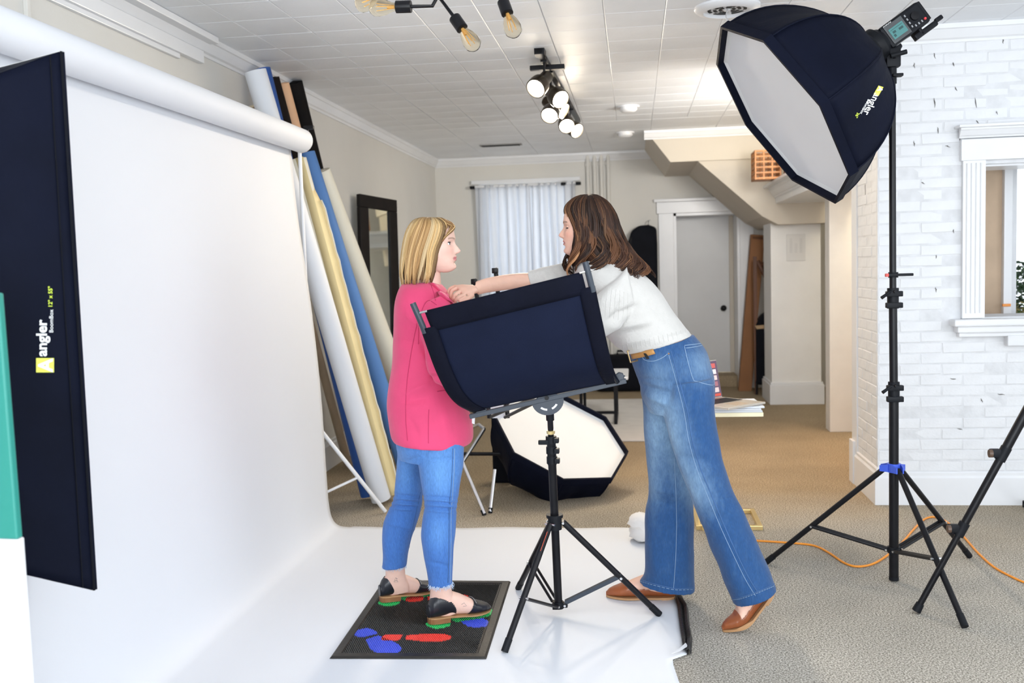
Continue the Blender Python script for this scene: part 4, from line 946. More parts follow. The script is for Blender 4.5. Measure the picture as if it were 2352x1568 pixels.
MB().cyl(pp(984), pp(991), .0165, n=16).build('brass_ring', gold, t, True)
for y in (1005, 1028, 1050):
    q = pp(y); MB().cyl(q+Vector((0, 0, -.014)), q+Vector((0, 0, .014)), .0215, n=18).box((q.x+.012, q.y-.03, q.z-.010), (q.x+.032, q.y, q.z+.010), ch=.003).build('collar', black_plastic, t, True)
q = pp(1008); MB().box((q.x-.05, q.y-.02, q.z-.012), (q.x-.01, q.y-.004, q.z+.006), ch=.004).build('wing_knob', black_plastic, t)
H0 = pp(1188); L0 = pp(1388)
MB().cyl(H0+Vector((0, 0, -.035)), H0+Vector((0, 0, .018)), .028, n=20).cyl(H0+Vector((0, 0, .014)), H0+Vector((0, 0, .026)), .034, n=20).build('leg_collar', black_plastic, t, True)
feet = [flo(1160, 1495, .012), flo(1513, 1411, .012), flo(1191, 1351, .012)]
lh = MB().cyl(L0+Vector((0, 0, -.014)), L0+Vector((0, 0, .014)), .022, n=18)
for i, f in enumerate(feet):
    d = Vector((f.x-H0.x, f.y-H0.y, 0)).normalized(); h = H0 + d*.034 + Vector((0, 0, -.008)); f = Vector((f.x, f.y, .016))
    lg = MB().tube([h, f], .0125, 14).build('leg', black_metal, t, True)
    MB().cyl(f+(h-f).normalized()*.045, f-(h-f).normalized()*.006, .0142, n=14).build('foot_cap', black_plastic, lg, True)
    k = h.lerp(f, .60); dd_ = Vector((f.x-L0.x, f.y-L0.y, 0)).normalized(); s0 = L0 + dd_*.026; sw = Vector((-dd_.y, dd_.x, 0))*.011
    if i == 1: MB().prism([s0-sw, k-sw, k-sw+Vector((0, 0, .018)), s0-sw+Vector((0, 0, .018))], sw*2).build('brace', grey_metal, t)
    else: MB().tube([s0+sw, k+sw], .006, 8).tube([s0-sw, k-sw], .006, 8).build('brace', black_metal, t, True)
    MB().cyl(k-sw*1.7, k+sw*1.7, .0055, n=10).cyl(h-sw*2.0, h+sw*2.0, .005, n=10).cyl(s0-sw*1.6, s0+sw*1.6, .005, n=10).build('rivet', silver, t, True)
    lh.box((s0.x-.012, s0.y-.012, s0.z-.01), (s0.x+.012, s0.y+.012, s0.z+.01), ch=.003)
    if i == 0:
        a, b_ = h.lerp(f, .06), h.lerp(f, .22); nv = ((CAMP-a).normalized()); MB().prism([a+nv*.013-d*.003, b_+nv*.013-d*.003, b_+nv*.013+d*.003, a+nv*.013+d*.003], nv*.0006).build('red_label', mat('label_red', (.75, .12, .06), .5), lg)
lh.build('brace_collar', black_plastic, t, True)

# ------------------------------------------------------------------ strip softbox at the left, near
A = at(140, 118, 2.42); B = at(216, 1355, 2.38); nf = Vector((.45, .89, 0)).normalized(); wv = Vector((-nf.y, nf.x, 0))
t = thing('strip_softbox', B, 'tall narrow black strip softbox in the left foreground, before the paper sweep', 'softbox')
cen = (A+B)/2 + wv*.15 - nf*.36; up_ = (A-B).normalized()
ringp = [cen + up_*.54 - wv*.06, cen - up_*.54 - wv*.06, cen - up_*.54 + wv*.06, cen + up_*.54 + wv*.06]
corner = [A, B, B + wv*.30, A + wv*.30]
def sp(i, s, tt):
    a = corner[i].lerp(corner[(i+1) % 4], s); b_ = ringp[i].lerp(ringp[(i+1) % 4], s); p = a.lerp(b_, tt)
    e = (corner[i]+corner[(i+1) % 4])/2 - ((A+B)/2+wv*.15); e = (e - nf*e.dot(nf)).normalized()
    out = e if i % 2 == 0 else e
    return p + out*(.03*math.sin(PI*tt)*(0 if i % 2 else .6)) - out*(.012*math.sin(PI*s)*math.sin(PI*tt)) + out*(.004*noise.noise(Vector((s*9, tt*4, i))))*min(1, tt*6)
for i in range(4):
    MB().grid([[sp(i, s/40, q/20) for s in range(41)] for q in range(21)]).build('side_panel', nylon, t, True, solid=.002)
b = MB()
for i in range(4):
    a, c_ = corner[i], corner[(i+1) % 4]; b.prism([a - nf*.0, c_ - nf*.0, c_ + nf*.01, a + nf*.01], (((A+B)/2+wv*.15) - (a+c_)/2).normalized()*.004)
b.build('front_lip', nylon, t)
MB().prism([p - nf*.004 for p in corner], nf*.003).build('diffuser', diffuser_w, t)
e = .0
MB().tube([A, (A+B)/2, B], .004, 8).build('rim_piping', black_cloth, t, True)
MB().tube([sp(0, s/30, .085) + Vector((.003, -.003, 0)) for s in range(31)], .0018, 6).build('seam', black_cloth, t, True)
pn = (B-A).cross(ringp[0]-A).normalized(); pn = -pn if pn.dot(CAMP-A) < 0 else pn
def strip_pt(px, py):
    # nearest point of the side panel seen at this pixel
    best = atplane(px, py, sp(0, .5, .25), pn); return best
strip_bvh = None
mb_ = MB().grid([[sp(0, s/60, q/30) for s in range(61)] for q in range(31)])
strip_bvh = BVHTree.FromPolygons(mb_.v, mb_.f)
def strip_hit(px, py):
    h = strip_bvh.ray_cast(CAMP, ray(px, py).normalized())
    return (h[0] if h[0] else strip_pt(px, py)) - ray(px, py).normalized()*.003
def strip_text(x0, y0, sc):   # reads upwards, letter tops to the left
    return lambda x, y: strip_hit(x0 - y*sc + .06*(0), y0 - x*sc)
lettering('printed_lettering', 'angler', 1.0, strip_text(107, 818, 34), logo_white, t, .028)
lettering('printed_lettering', 'BoomBox', 1.0, strip_text(122, 764, 13.2), logo_white, t, .004)
lettering('printed_lettering', '12" x 55"', 1.0, strip_text(120, 706, 13), logo_green, t, .02)
MB().grid([[strip_hit(83+41*i/4, 855-33*j/4) for i in range(5)] for j in range(5)]).build('logo_square', logo_yel, t)
lettering('logo_letter', 'A', 1.0, lambda x, y: strip_hit(120 - y*46, 853 - x*43) - ray(100, 840).normalized()*.002, logo_white, t, .03)
MB().add(ringp, [(0, 1, 2, 3)]).build('back_panel', nylon, t, solid=.004)
ringM = Matrix.Translation(cen) @ (-nf).to_track_quat('Z', 'Y').to_matrix().to_4x4()
MB().lathe([(.05, -.03), (.085, -.03), (.088, 0), (.08, .02), (.05, .02)], ringM, 28, False).build('speed_ring', black_plastic, t, True)
t = thing('strip_softbox_stand', (cen.x-.08, cen.y-.05, 0), 'black stand behind the strip softbox at the left edge', 'light stand')
sb = Vector((cen.x-.10, cen.y-.06, 0))
MB().cyl(sb, (sb.x, sb.y, 1.3), .016, n=14).cyl((sb.x, sb.y, 1.3), cen+Vector((-.04, -.02, 0)), .02, n=14).build('pole', black_metal, t, True)
for k in range(3):
    a = k*2*PI/3+.5; MB().tube([(sb.x, sb.y, .55), (sb.x+.22*math.cos(a), sb.y+.22*math.sin(a), .012)], .011, 10).build('leg', black_metal, t, True)

# teal and white display board, nearest at the left edge
t = thing('display_board', (-1.5, 1.95, 0), 'teal and white board, closest to the camera at the lower left edge', 'board')
e0, e1, e2 = at(0, 736, 1.92), at(40, 1239, 1.90), at(62, 1568, 1.89)
dv = (e0-e2).normalized(); topp = e0 + dv*.06; bot = e2 + (e2-e0)*.69; bot.z = max(bot.z, .0)
bot = e2 - dv*((e2.z-.005)/dv.z)
MB().prism([e1, topp, topp+Vector((-.55, .04, 0)), e1+Vector((-.55, .04, 0))], (0, .02, 0)).build('teal_panel', mat('teal_card', (.02, .26, .215), .4, var=.04, vscale=2), t, bevel=.004)
MB().prism([bot, e1, e1+Vector((-.55, .04, 0)), bot+Vector((-.55, .04, 0))], (0, .025, 0)).build('white_panel', mat('white_card', (.82, .84, .87), .45), t, bevel=.004)

# ------------------------------------------------------------------ posing mat
mc = [flo(757, 1517), flo(1117, 1518), flo(1173, 1340), flo(880, 1338)]
rubber = mat('black_rubber', (0.014, 0.012, 0.010), .33, var=.3, vscale=5, bump=.1, bscale=80)
t = thing('posing_mat', (mc[0]+mc[2])/2, 'black nubbed rubber mat with red, blue and green footprints under the woman in pink', 'mat')
def mp(u_, v_, z=0): 
    p = (mc[0].lerp(mc[1], u_)).lerp(mc[3].lerp(mc[2], u_), v_); return Vector((p.x, p.y, z))
z0 = .0085
MB().prism([mp(.03, .02, z0), mp(.97, .02, z0), mp(.97, .98, z0), mp(.03, .98, z0)], (0, 0, .004)).build('mat_base', rubber, t)
b = MB(); ins = [(0, 0, .05, .035), ]
o_ = [mp(0, 0, z0), mp(1, 0, z0), mp(1, 1, z0), mp(0, 1, z0)]; i1 = [mp(.012, .008, z0+.007), mp(.988, .008, z0+.007), mp(.988, .992, z0+.007), mp(.012, .992, z0+.007)]
i2 = [mp(.058, .04, z0+.008), mp(.942, .04, z0+.008), mp(.942, .96, z0+.008), mp(.058, .96, z0+.008)]; i3 = [mp(.066, .045, z0+.003), mp(.934, .045, z0+.003), mp(.934, .955, z0+.003), mp(.066, .955, z0+.003)]
b.rings([o_, i1, i2, i3], True, False, False).build('border', rubber, t)
def foot_poly(part, heel_px, toe_px, w):
    # a footprint: heel and sole patches laid along a heel-to-toe line
    a = flo(*heel_px, z=.012); c_ = flo(*toe_px, z=.012); d = (c_-a); L = d.length; d = d/L; n_ = Vector((-d.y, d.x, 0))
    if part == 'heel': pr = [(0, .0), (.01, .55), (.05, .85), (.12, 1), (.22, 1), (.28, .9), (.28, -.55), (.22, -.9), (.12, -.95), (.05, -.8), (.01, -.5)]
    else: pr = [(.34, .75), (.45, .95), (.6, 1.2), (.75, 1.3), (.88, 1.15), (.96, .8), (1, .2), (.98, -.4), (.92, -.85), (.8, -1.15), (.65, -1.15), (.5, -.8), (.40, -.6), (.36, -.55)]
    return [a + d*(x*L) + n_*(y*w) for x, y in pr]
red_r, blue_r, green_r = mat('rubber_red', (.78, .045, .03), .4, var=.1), mat('rubber_blue', (.045, .08, .62), .4, var=.1), mat('rubber_green', (.03, .52, .13), .4, var=.1)
FP = [('red', red_r, (876, 1465), (1037, 1466), .034), ('red', red_r, (931, 1377), (1078, 1373), .036), ('green', green_r, (985, 1440), (1130, 1399), .052), ('green', green_r, (875, 1390), (1000, 1352), .050),
      ('blue', blue_r, (826, 1446), (905, 1503), .044), ('blue', blue_r, (1040, 1405), (1112, 1440), .040)]
polys = []
def inpoly(p, P):
    c = False; j = len(P)-1
    for i in range(len(P)):
        if (P[i].y > p.y) != (P[j].y > p.y) and p.x < (P[j].x-P[i].x)*(p.y-P[i].y)/(P[j].y-P[i].y)+P[i].x: c = not c
        j = i
    return c
for nm, m_, h_, t_, w_ in FP:
    for part in ('heel', 'sole'):
        P = foot_poly(part, h_, t_, w_); polys.append((nm, m_, P))
        MB().prism([Vector((p.x, p.y, z0+.004)) for p in P], (0, 0, .0012)).build('footprint_'+part, m_, t)['label'] = nm + ' footprint patch'
nubs = {}
nu, nv_ = 62, 92
for i in range(nu):
    for j in range(nv_):
        u_ = .072 + .856*(i+.5*(j % 2))/nu; v_ = .05 + .90*j/nv_; p = mp(u_, v_, z0+.004); k = 'black'
        for nm, m_, P in polys:
            if inpoly(p, P): k = nm; break
        bq = nubs.setdefault(k, MB()); a = .0034; hh = .0048
        bq.add([(p.x-a, p.y, p.z), (p.x, p.y-a, p.z), (p.x+a, p.y, p.z), (p.x, p.y+a, p.z), (p.x-.001, p.y, p.z+hh), (p.x, p.y-.001, p.z+hh), (p.x+.001, p.y, p.z+hh), (p.x, p.y+.001, p.z+hh)], [(0, 1, 5, 4), (1, 2, 6, 5), (2, 3, 7, 6), (3, 0, 4, 7), (4, 5, 6, 7)])
for k, bq in nubs.items():
    o = bq.build('nubs', {'black': rubber, 'red': red_r, 'blue': blue_r, 'green': green_r}[k], t, fix=False); o['kind'] = 'stuff'; o['label'] = k + ' nubs'
# ------------------------------------------------------------------ people
def rib_rings(ribs, k=5, n=36, e=2.0, grow=0.0):
    C = catmull([tuple(r[:6]) for r in ribs], k); out = []
    for xl, yl, xr, yr, Yc, b in C:
        p, q = at(xl, yl, Yc), at(xr, yr, Yc); c = (p+q)/2; e1 = (q-p); r1 = e1.length/2 + grow; e1.normalize(); b = b+grow
        ring = []
        for j in range(n):
            a = 2*PI*j/n; ca, sa = math.cos(a), math.sin(a)
            ring.append(c + e1*(r1*math.copysign(abs(ca)**(2/e), ca)) + Vector((0, 1, 0))*(b*math.copysign(abs(sa)**(2/e), sa)))
        out.append(ring)
    return out
def ribs(mb, R, k=5, n=36, e=2.0, grow=0.0): return mb.rings(rib_rings(R, k, n, e, grow))
def remesh(mb, vox, smooth=3, name='m'):
    me = mb.mesh(name, None); o = bpy.data.objects.new('tmp', me); COL.objects.link(o)
    md = o.modifiers.new('r', 'REMESH'); md.mode = 'VOXEL'; md.voxel_size = vox
    if smooth:
        s = o.modifiers.new('s', 'SMOOTH'); s.factor = .5; s.iterations = smooth
    me2 = bpy.data.meshes.new_from_object(o.evaluated_get(bpy.context.evaluated_depsgraph_get()))
    bpy.data.objects.remove(o); bpy.data.meshes.remove(me); me2.name = name
    return me2
def coords(me):
    a = np.empty(len(me.vertices)*3, np.float32); me.vertices.foreach_get('co', a); return a.reshape(-1, 3).astype(float)
def normals(me):
    a = np.empty(len(me.vertices)*3, np.float32); me.vertex_normals.foreach_get('vector', a); return a.reshape(-1, 3).astype(float)
def setcoords(me, c): me.vertices.foreach_set('co', c.astype(np.float32).ravel()); me.update()
def finish(me, mt):
    me.materials.clear(); me.materials.append(mt); me.polygons.foreach_set('use_smooth', [True]*len(me.polygons)); me.update()
def project(c):
    d = c - np.array(CAMP); r = np.array(CR); dn = np.array(CD); f = np.array(CF)
    w_ = d @ f; return np.stack([d @ r/w_*FPX+1176, d @ dn/w_*FPX+784], 1)
def folds(me, F, amp=0.0, sc=9.0, seed=0.0, aniso=(1, 1, 1)):
    # raise or sink the cloth along short fold lines (given where they are seen), plus a soft all-over ripple
    c = coords(me); n = normals(me); P = project(c); d = np.zeros(len(c))
    for (x0, y0, x1, y1, wpx, dep) in F:
        a = np.array([x0, y0]); b = np.array([x1, y1]); L = np.dot(b-a, b-a)
        t = np.clip(((P-a) @ (b-a))/L, 0, 1); q = a + t[:, None]*(b-a); dist = np.hypot(*(P-q).T)
        d += 1.35*dep*np.exp(-(dist/wpx)**2)*np.clip(np.sin(PI*np.clip(t*.9+.05, 0, 1)), .0, 1)**.5
    if amp:
        d += np.array([noise.noise(Vector((p[0]*sc*aniso[0]+seed, p[1]*sc*aniso[1], p[2]*sc*aniso[2])))*amp for p in c])
    setcoords(me, c + n*d[:, None])
def paint(me, fn): setcol(me, fn(coords(me), normals(me)))
def bvh_of(me): return BVHTree.FromPolygons([v.co.copy() for v in me.vertices], [tuple(p.vertices) for p in me.polygons])
def hit(bv, px, py, off=.0015):
    d = ray(px, py).normalized(); h = bv.ray_cast(CAMP, d)
    return None if h[0] is None else h[0] - d*off
def seam(bv, pts, r, name, mt, parent, off=.001, k=6, dash=None):
    P = catmull([tuple(p) for p in pts], k); H = [hit(bv, p[0], p[1], off) for p in P]; H = [h for h in H if h]
    if len(H) < 2: return None
    b = MB()
    if dash:
        for i in range(0, len(H)-1):
            b.tube([H[i].lerp(H[i+1], .1), H[i].lerp(H[i+1], .75)], r, 5)
    else: b.tube(H, r, 6)
    return b.build(name, mt, parent, True)
HEADT = np.array([(11.6,1.0,-3.0,1.6),(11.2,3.8,-5.6,3.8),(10.3,6.0,-7.6,5.4),(8.8,7.7,-8.9,6.5),(6.8,8.8,-9.7,7.2),(4.6,9.3,-10,7.5),(2.6,9.5,-10,7.5),(1.2,9.2,-9.8,7.35),(0,8.9,-9.5,7.2),(-2,9.2,-9.0,7.0),(-4,9.25,-8.2,6.7),(-6,9.1,-7.0,6.3),(-8,8.9,-5.4,5.6),(-9.6,8.9,-3.4,4.9),(-11,8.6,-0.5,3.9),(-12,7.3,1.8,2.7),(-12.5,5.6,3.4,1.3)])
def head_verts(T, nose_k=1.0, n=120, rows=110):
    zt = HEADT[::-1, 0]; f = lambda k, z: np.interp(z, zt, HEADT[::-1, k]); g = lambda v, s: math.exp(-(v/s)**2)
    R = []
    for i in range(rows+1):
        z = 11.6 - 24.1*i/rows; F, B, Wd = f(1, z), f(2, z), f(3, z); xc = min(max(-.5, B+.5), F-.5); ring = []
        for j in range(n):
            a = 2*PI*j/n; ca, sa = math.cos(a), math.sin(a); e = 2.25 if ca > 0 else 2.0
            x = xc + (F-xc if ca > 0 else xc-B)*math.copysign(abs(ca)**(2/e), ca); y = Wd*math.copysign(abs(sa)**(2/e), sa)
            if ca > .15:
                nz = np.interp(z, [-5.1, -4.7, -4.1, -3.4, -2.4, -1.0, .4, 1.4], [0, .75, 2.2, 2.75, 2.1, 1.15, .55, 0])*nose_k
                sy = np.interp(z, [-5, -3.6, -2, 1], [1.05, 1.05, .8, .7]); x += nz*g(y, sy)
                x += .55*(g(abs(y)-1.25, .5)*g(z+4.0, .65))
                x -= .95*g(abs(y)-3.1, 1.5)*g(z, 1.05)
                x += .28*g(z-2.0, .8)*g(y, 4.5)
                x += .75*g(y, 1.9)*g(z+5.95, .5) + .78*g(y, 1.7)*g(z+7.25, .55) - .38*g(y, 2.4)*g(z+6.6, .22)
                x -= .45*g(z+8.5, .6)*g(y, 2.5); x += .6*g(z+10.4, 1.0)*g(y, 2.0)
                x += .25*g(abs(y)-4.3, 1.6)*g(z+2.8, 1.8)
            ring.append(T @ Vector((x, y, z)))
        R.append(ring)
    return R
def headT(px, py, Yc, s, yaw, pitch, roll=0):
    return Matrix.Translation(at(px, py, Yc)) @ Matrix.Rotation(yaw, 4, 'Z') @ Matrix.Rotation(pitch, 4, 'Y') @ Matrix.Rotation(roll, 4, 'X') @ Matrix.Scale(s/100, 4)
skin = mat('skin', (.78, .50, .40), .5, attr='Col', sss=.08, var=.05, vscale=30, bump=.08, bscale=140)
def skin_paint(T, base, lip, brow, cheek):
    Ti = np.array(T.inverted())
    def fn(c, n):
        L = c @ Ti[:3, :3].T + Ti[:3, 3]; x, y, z = L.T; col = np.tile(np.array(base, float), (len(c), 1))
        def mix(m, k):
            nonlocal col; m = np.clip(m, 0, 1)[:, None]; col = col*(1-m) + np.array(k)*m
        face = (x > 4) & (np.abs(z) < 13)
        mix(face*.5*np.exp(-((np.abs(y)-4.6)/1.9)**2-((z+3.2)/2.2)**2), cheek)
        mix(face*.35*np.exp(-(y/1.4)**2-((z+3.5)/1.2)**2), cheek)
        wl = np.clip((2.5-np.abs(y))/.5, 0, 1); mix(face*(x > 7.3)*wl*np.clip((1.05-np.abs(z+6.62)/(1-.22*np.abs(y)/2.5))/.22, 0, 1), lip)
        mix(face*(x > 7)*.75*np.exp(-((z+6.6)/.14)**2)*(np.abs(y) < 2.4), (.22, .05, .05))
        bz = 1.95 + .35*np.sin(np.clip((np.abs(y)-1.2)/3.6, 0, 1)*PI*.8); mix(face*.8*np.exp(-((z-bz)/.33)**2)*(np.abs(y) > 1.1)*(np.abs(y) < 5.0), brow)
        mix(face*.35*np.exp(-((np.abs(y)-3.2)/1.5)**2-((z-.1)/.8)**2), (.45, .24, .20))
        return col
    return fn
eye_white = mat('eye_white', (.80, .78, .76), .2); lash = mat('lash_dark', (.03, .02, .02), .6)
def eyes(T, parent, iris_c, closed, look, skin_c):
    im = mat('iris_%02x' % int(iris_c[2]*255), iris_c, .2, var=.2); lidm = mat('eyelid_%02x' % int(skin_c[0]*255), skin_c, .5, var=.03)
    for s in (-1, 1):
        c = Vector((6.55, 3.15*s, .0)); r = 1.28
        def sph(rad, u0, u1, v0, v1, nu=18, nv=12): return [[T @ (c + Vector((math.cos(v)*math.cos(u), math.cos(v)*math.sin(u), math.sin(v)))*rad) for u in np.linspace(u0, u1, nu)] for v in np.linspace(v0, v1, nv)]
        e = MB().grid(sph(r, -PI/2, PI/2, -PI/2, PI/2)).build('eyeball', eye_white, parent, True)
        d = Vector((1, look[1], look[2])).normalized(); M = T @ Matrix.Translation(c) @ d.to_track_quat('Z', 'Y').to_matrix().to_4x4()
        MB().lathe([(0, r*1.03), (.3, r*1.02), (.3, r*1.01), (0, r)], M, 14).build('pupil', lash, e, True)
        MB().lathe([(0, r*1.0), (.62, r*.93), (.62, r*.85), (0, r*.8)], M, 18).build('iris', im, e, True)
        v0 = .38 if not closed else -.25
        lid = MB().grid(sph(r*1.10, -1.25, 1.25, v0, 1.3)).build('eyelid', lidm, parent, True, solid=.0006)
        MB().tube([p for p in sph(r*1.13, -1.2, 1.2, v0, v0, nv=1)[0]], .0024, 6).build('eyelashes', lash, lid, True)
        MB().grid(sph(r*1.08, -1.25, 1.25, -1.3, -.45)).build('eyelid', lidm, parent, True, solid=.0005)
def hair(T_rows, name, parent, mt, pal, nlock, seed, wave=0.0, width=.0042, skipfront=0.0, under=(.1, .06, .03), root_dark=0.0, endjit=.08, clump=26, tipl=0.0):
    """T_rows: (xback, yback, xfront, yfront, Y, b) rings from crown to tips; locks run down through them."""
    r = random.Random(seed); K = 10; C = catmull(T_rows, K); nR = len(C); b = MB(); cols = []
    def pt(a, t, g=1.0):
        k = min(max(t, 0), 1)*(nR-1); i = min(int(k), nR-2); f = k-i; q = C[i]*(1-f)+C[i+1]*f
        p0, p1 = at(q[0], q[1], q[4]), at(q[2], q[3], q[4]); c = (p0+p1)/2
        return c + (p1-p0)*.5*math.cos(a)*g + Vector((0, 1, 0))*q[5]*math.sin(a)*g
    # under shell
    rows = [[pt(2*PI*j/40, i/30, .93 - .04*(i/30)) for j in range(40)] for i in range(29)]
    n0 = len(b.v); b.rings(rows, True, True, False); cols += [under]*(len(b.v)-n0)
    G = max(8, nlock//clump)
    grp = [(2*PI*(k+r.uniform(-.4, .4))/G, r.uniform(0, 6.28), r.uniform(.85, 1.2), r.uniform(-.2, .2), 1+r.uniform(-endjit, endjit*.5), r.uniform(.955, 1.03), np.array(r.choices([p for p, w in pal], [w for p, w in pal])[0])) for k in range(G)]
    for q in range(nlock):
        gc, ph, fr, tw, gt, g0, gcol = grp[q % G]; da = r.gauss(0, .5)*2*PI/G*1.2
        a0 = gc + da; t1 = gt + r.uniform(-.04, .03); g0 = g0 + r.uniform(-.02, .02); ph += r.uniform(-.35, .35)
        if skipfront and math.cos(a0) > math.cos(skipfront): t1 = min(t1, r.uniform(.22, .36))
        col = gcol*.72 + .28*np.array(r.choices([p for p, w in pal], [w for p, w in pal])[0]); col = col*r.uniform(.8, 1.2); wd = width*r.uniform(.5, 1.35); m = 18; P = []
        for i in range(m+1):
            t = .015 + (t1-.015)*i/m; cl = 1-.55*min(1, max(0, (t-.45)/.5)); k_ = max(0, t-.25)
            av = gc + da*cl + tw*t + wave*math.sin(ph + t*8.5*fr)*k_; gv = g0 + wave*.35*math.sin(ph + 1.3 + t*9.5*fr)*k_
            p = pt(av, min(t, 1), gv)
            if t > 1: p += (pt(av, 1, gv)-pt(av, .97, gv))*((t-1)/.03)
            P.append(p)
        rr = [wd*(.5+.5*min(1, i/3))*(1-.8*max(0, (i/m-.7)/.3)) for i in range(m+1)]
        n0 = len(b.v); b.tube(P, rr, 5)
        for i in range(m+1):
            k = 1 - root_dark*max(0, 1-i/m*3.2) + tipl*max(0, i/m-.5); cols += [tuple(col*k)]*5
    me = b.mesh(name, mt, False, fix=False); me.polygons.foreach_set('use_smooth', [True]*len(me.polygons)); setcol(me, cols[:len(me.vertices)])
    return link(name, me, parent)
hair_m = mat('hair', (.3, .2, .1), .5, attr='Col', spec=.22, bump=.1, bscale=300)
# feet and shoes: local x runs from heel to toe
FX = [0, .012, .03, .06, .09, .12, .15, .18, .205, .23, .247, .258]
FW = [.012, .022, .028, .031, .032, .034, .038, .041, .040, .032, .020, .006]
FHt = [.045, .066, .084, .092, .088, .078, .064, .050, .039, .030, .022, .010]
class Foot:
    def __init__(s, toe, heel, ang, z0, point=1.0, L=None):
        s.toe = Vector((toe.x, toe.y, z0)); h = Vector((heel.x-toe.x, heel.y-toe.y, 0)); s.L = L or h.length; s.hd = h.normalized(); s.sd = Vector((-s.hd.y, s.hd.x, 0)); s.ang = ang; s.k = s.L/.258; s.point = point
        s.tab = []; px = pz_ = 0.0; ds = .002
        for i in range(int(.40/ds)):
            a = ang(i*ds); s.tab.append((px, pz_, a)); px += math.cos(a)*ds; pz_ += math.sin(a)*ds
    def T(s, x, y, z):
        t = max(0, (s.L-x))/.002; i = min(int(t), len(s.tab)-2); f = t-i; px, pz_, a = [u*(1-f)+v*f for u, v in zip(s.tab[i], s.tab[i+1])]
        ex = s.L-x if x > s.L else 0
        return s.toe + s.hd*(px - z*math.sin(a) + (s.L-x if x > s.L else 0)) + s.sd*y + Vector((0, 0, pz_ + z*math.cos(a)))
    def wh(s, x):
        w_ = np.interp(x/s.k, FX, FW)*s.k; h_ = np.interp(x/s.k, FX, FHt)*s.k
        if s.point != 1 and x > .17*s.k: w_ *= max(.15, 1 - (s.point-1)*((x/s.k-.17)/.088)**1.2)
        return w_, h_
    def ring(s, x, grow, zb, n=28):
        w_, h_ = s.wh(min(x, s.L-.0002)); w_ += grow; h_ += grow; out = []
        for j in range(n):
            a = 2*PI*j/n - PI/2; ca, sa = math.cos(a), math.sin(a); out.append((w_*math.copysign(abs(ca)**.8, ca), zb + h_*(.5+.5*math.copysign(abs(sa)**.85, sa))))
        return out
    def mesh(s, mb, grow=0.0, zb=.012):
        mb.rings([[s.T(x, y, z) for y, z in s.ring(x, grow, zb)] for x in np.linspace(.002, s.L-.003, 40)]); return mb
    def shell(s, keep, zb, grow=.004):
        xs = np.linspace(-.003, s.L+.001, 150); R = [s.ring(max(x, .001), grow, zb-.001, 72) for x in xs]; mb = MB()
        for i, x in enumerate(xs):
            for y, z in R[i]: mb.v.append(tuple(s.T(x, y, z)))
        for i in range(len(xs)-1):
            for j in range(72):
                k = (j+1) % 72; x = xs[i]; z = (R[i][j][1]+R[i][k][1])/2
                if keep(x/s.k, (z-zb)/s.k, (z-zb)/max(.004, s.wh(min(max(x, .001), s.L-.001))[1])): mb.f.append((i*72+j, i*72+k, (i+1)*72+k, (i+1)*72+j))
        mb.f.append(tuple(range(72))); mb.f.append(tuple((len(xs)-1)*72+j for j in range(72)))
        return mb
    def slab(s, x0, x1, z0_, z1_, grow=.005, n=26):
        xs = np.linspace(x0, x1, n); up = []; 
        for x in xs: w_, _ = s.wh(min(max(x, .004), s.L-.001)); up.append((x, w_+grow))
        outl = [(x, w_) for x, w_ in up] + [(x1+.004, up[-1][1]*.5), (x1+.004, -up[-1][1]*.5)] + [(x, -w_) for x, w_ in reversed(up)] + [(x0-.005, -up[0][1]*.5), (x0-.005, up[0][1]*.5)]
        return MB().rings([[s.T(x, y, z) for x, y in outl] for z in (z0_, z1_)])
def hand_chain(mb, wrist, knuckles, palm_n, fingers, thumb):
    wrist = Vector(wrist); kn = [Vector(k) for k in knuckles]; cen = sum(kn, Vector())/len(kn); ax = (kn[-1]-kn[0]).normalized(); pn = Vector(palm_n).normalized()
    R = []
    for t, wd, th in ((0, .025, .020), (.25, .031, .021), (.6, .040, .020), (1.0, .040, .014), (1.12, .036, .009)):
        c = wrist.lerp(cen, t); R.append([c + ax*(wd*math.cos(2*PI*k/20)) + pn*(th*math.sin(2*PI*k/20)) for k in range(20)])
    mb.rings(R)
    for f, r0 in fingers:
        P = [Vector(p) for p in catmull([tuple(p) for p in f], 4)]; mb.tube(P, [r0*(1-.28*i/(len(P)-1)) for i in range(len(P))], 10)
        mb.add(*sphere(P[-1], r0*.74))
    P = [Vector(p) for p in catmull([tuple(p) for p in thumb], 4)]; mb.tube(P, [.0112*(1-.25*i/(len(P)-1)) for i in range(len(P))], 10); mb.add(*sphere(P[-1], .0085))
def sphere(c, r, n=10):
    vs = []; fs = []
    b = MB(); b.lathe([(r*.05, -r)]+[(r*math.sin(PI*k/8), -r*math.cos(PI*k/8)) for k in range(1, 8)]+[(r*.05, r)], Matrix.Translation(c), n)
    return b.v, b.f
def flat(s): return 0.0
denim_seam = mat('seam_thread', (.24, .35, .50), .8, var=.1); denim_dark = mat('denim_dark_seam', (.05, .12, .28), .9, var=.2)  # second material is a darker blue for seams and hems
def denim(name):
    m_ = mat(name, (.1, .25, .5), .85, attr='Col', var=.17, vscale=260, sheen=.12, stretch=(1, 1, .22), bump=.15, bscale=260); return m_

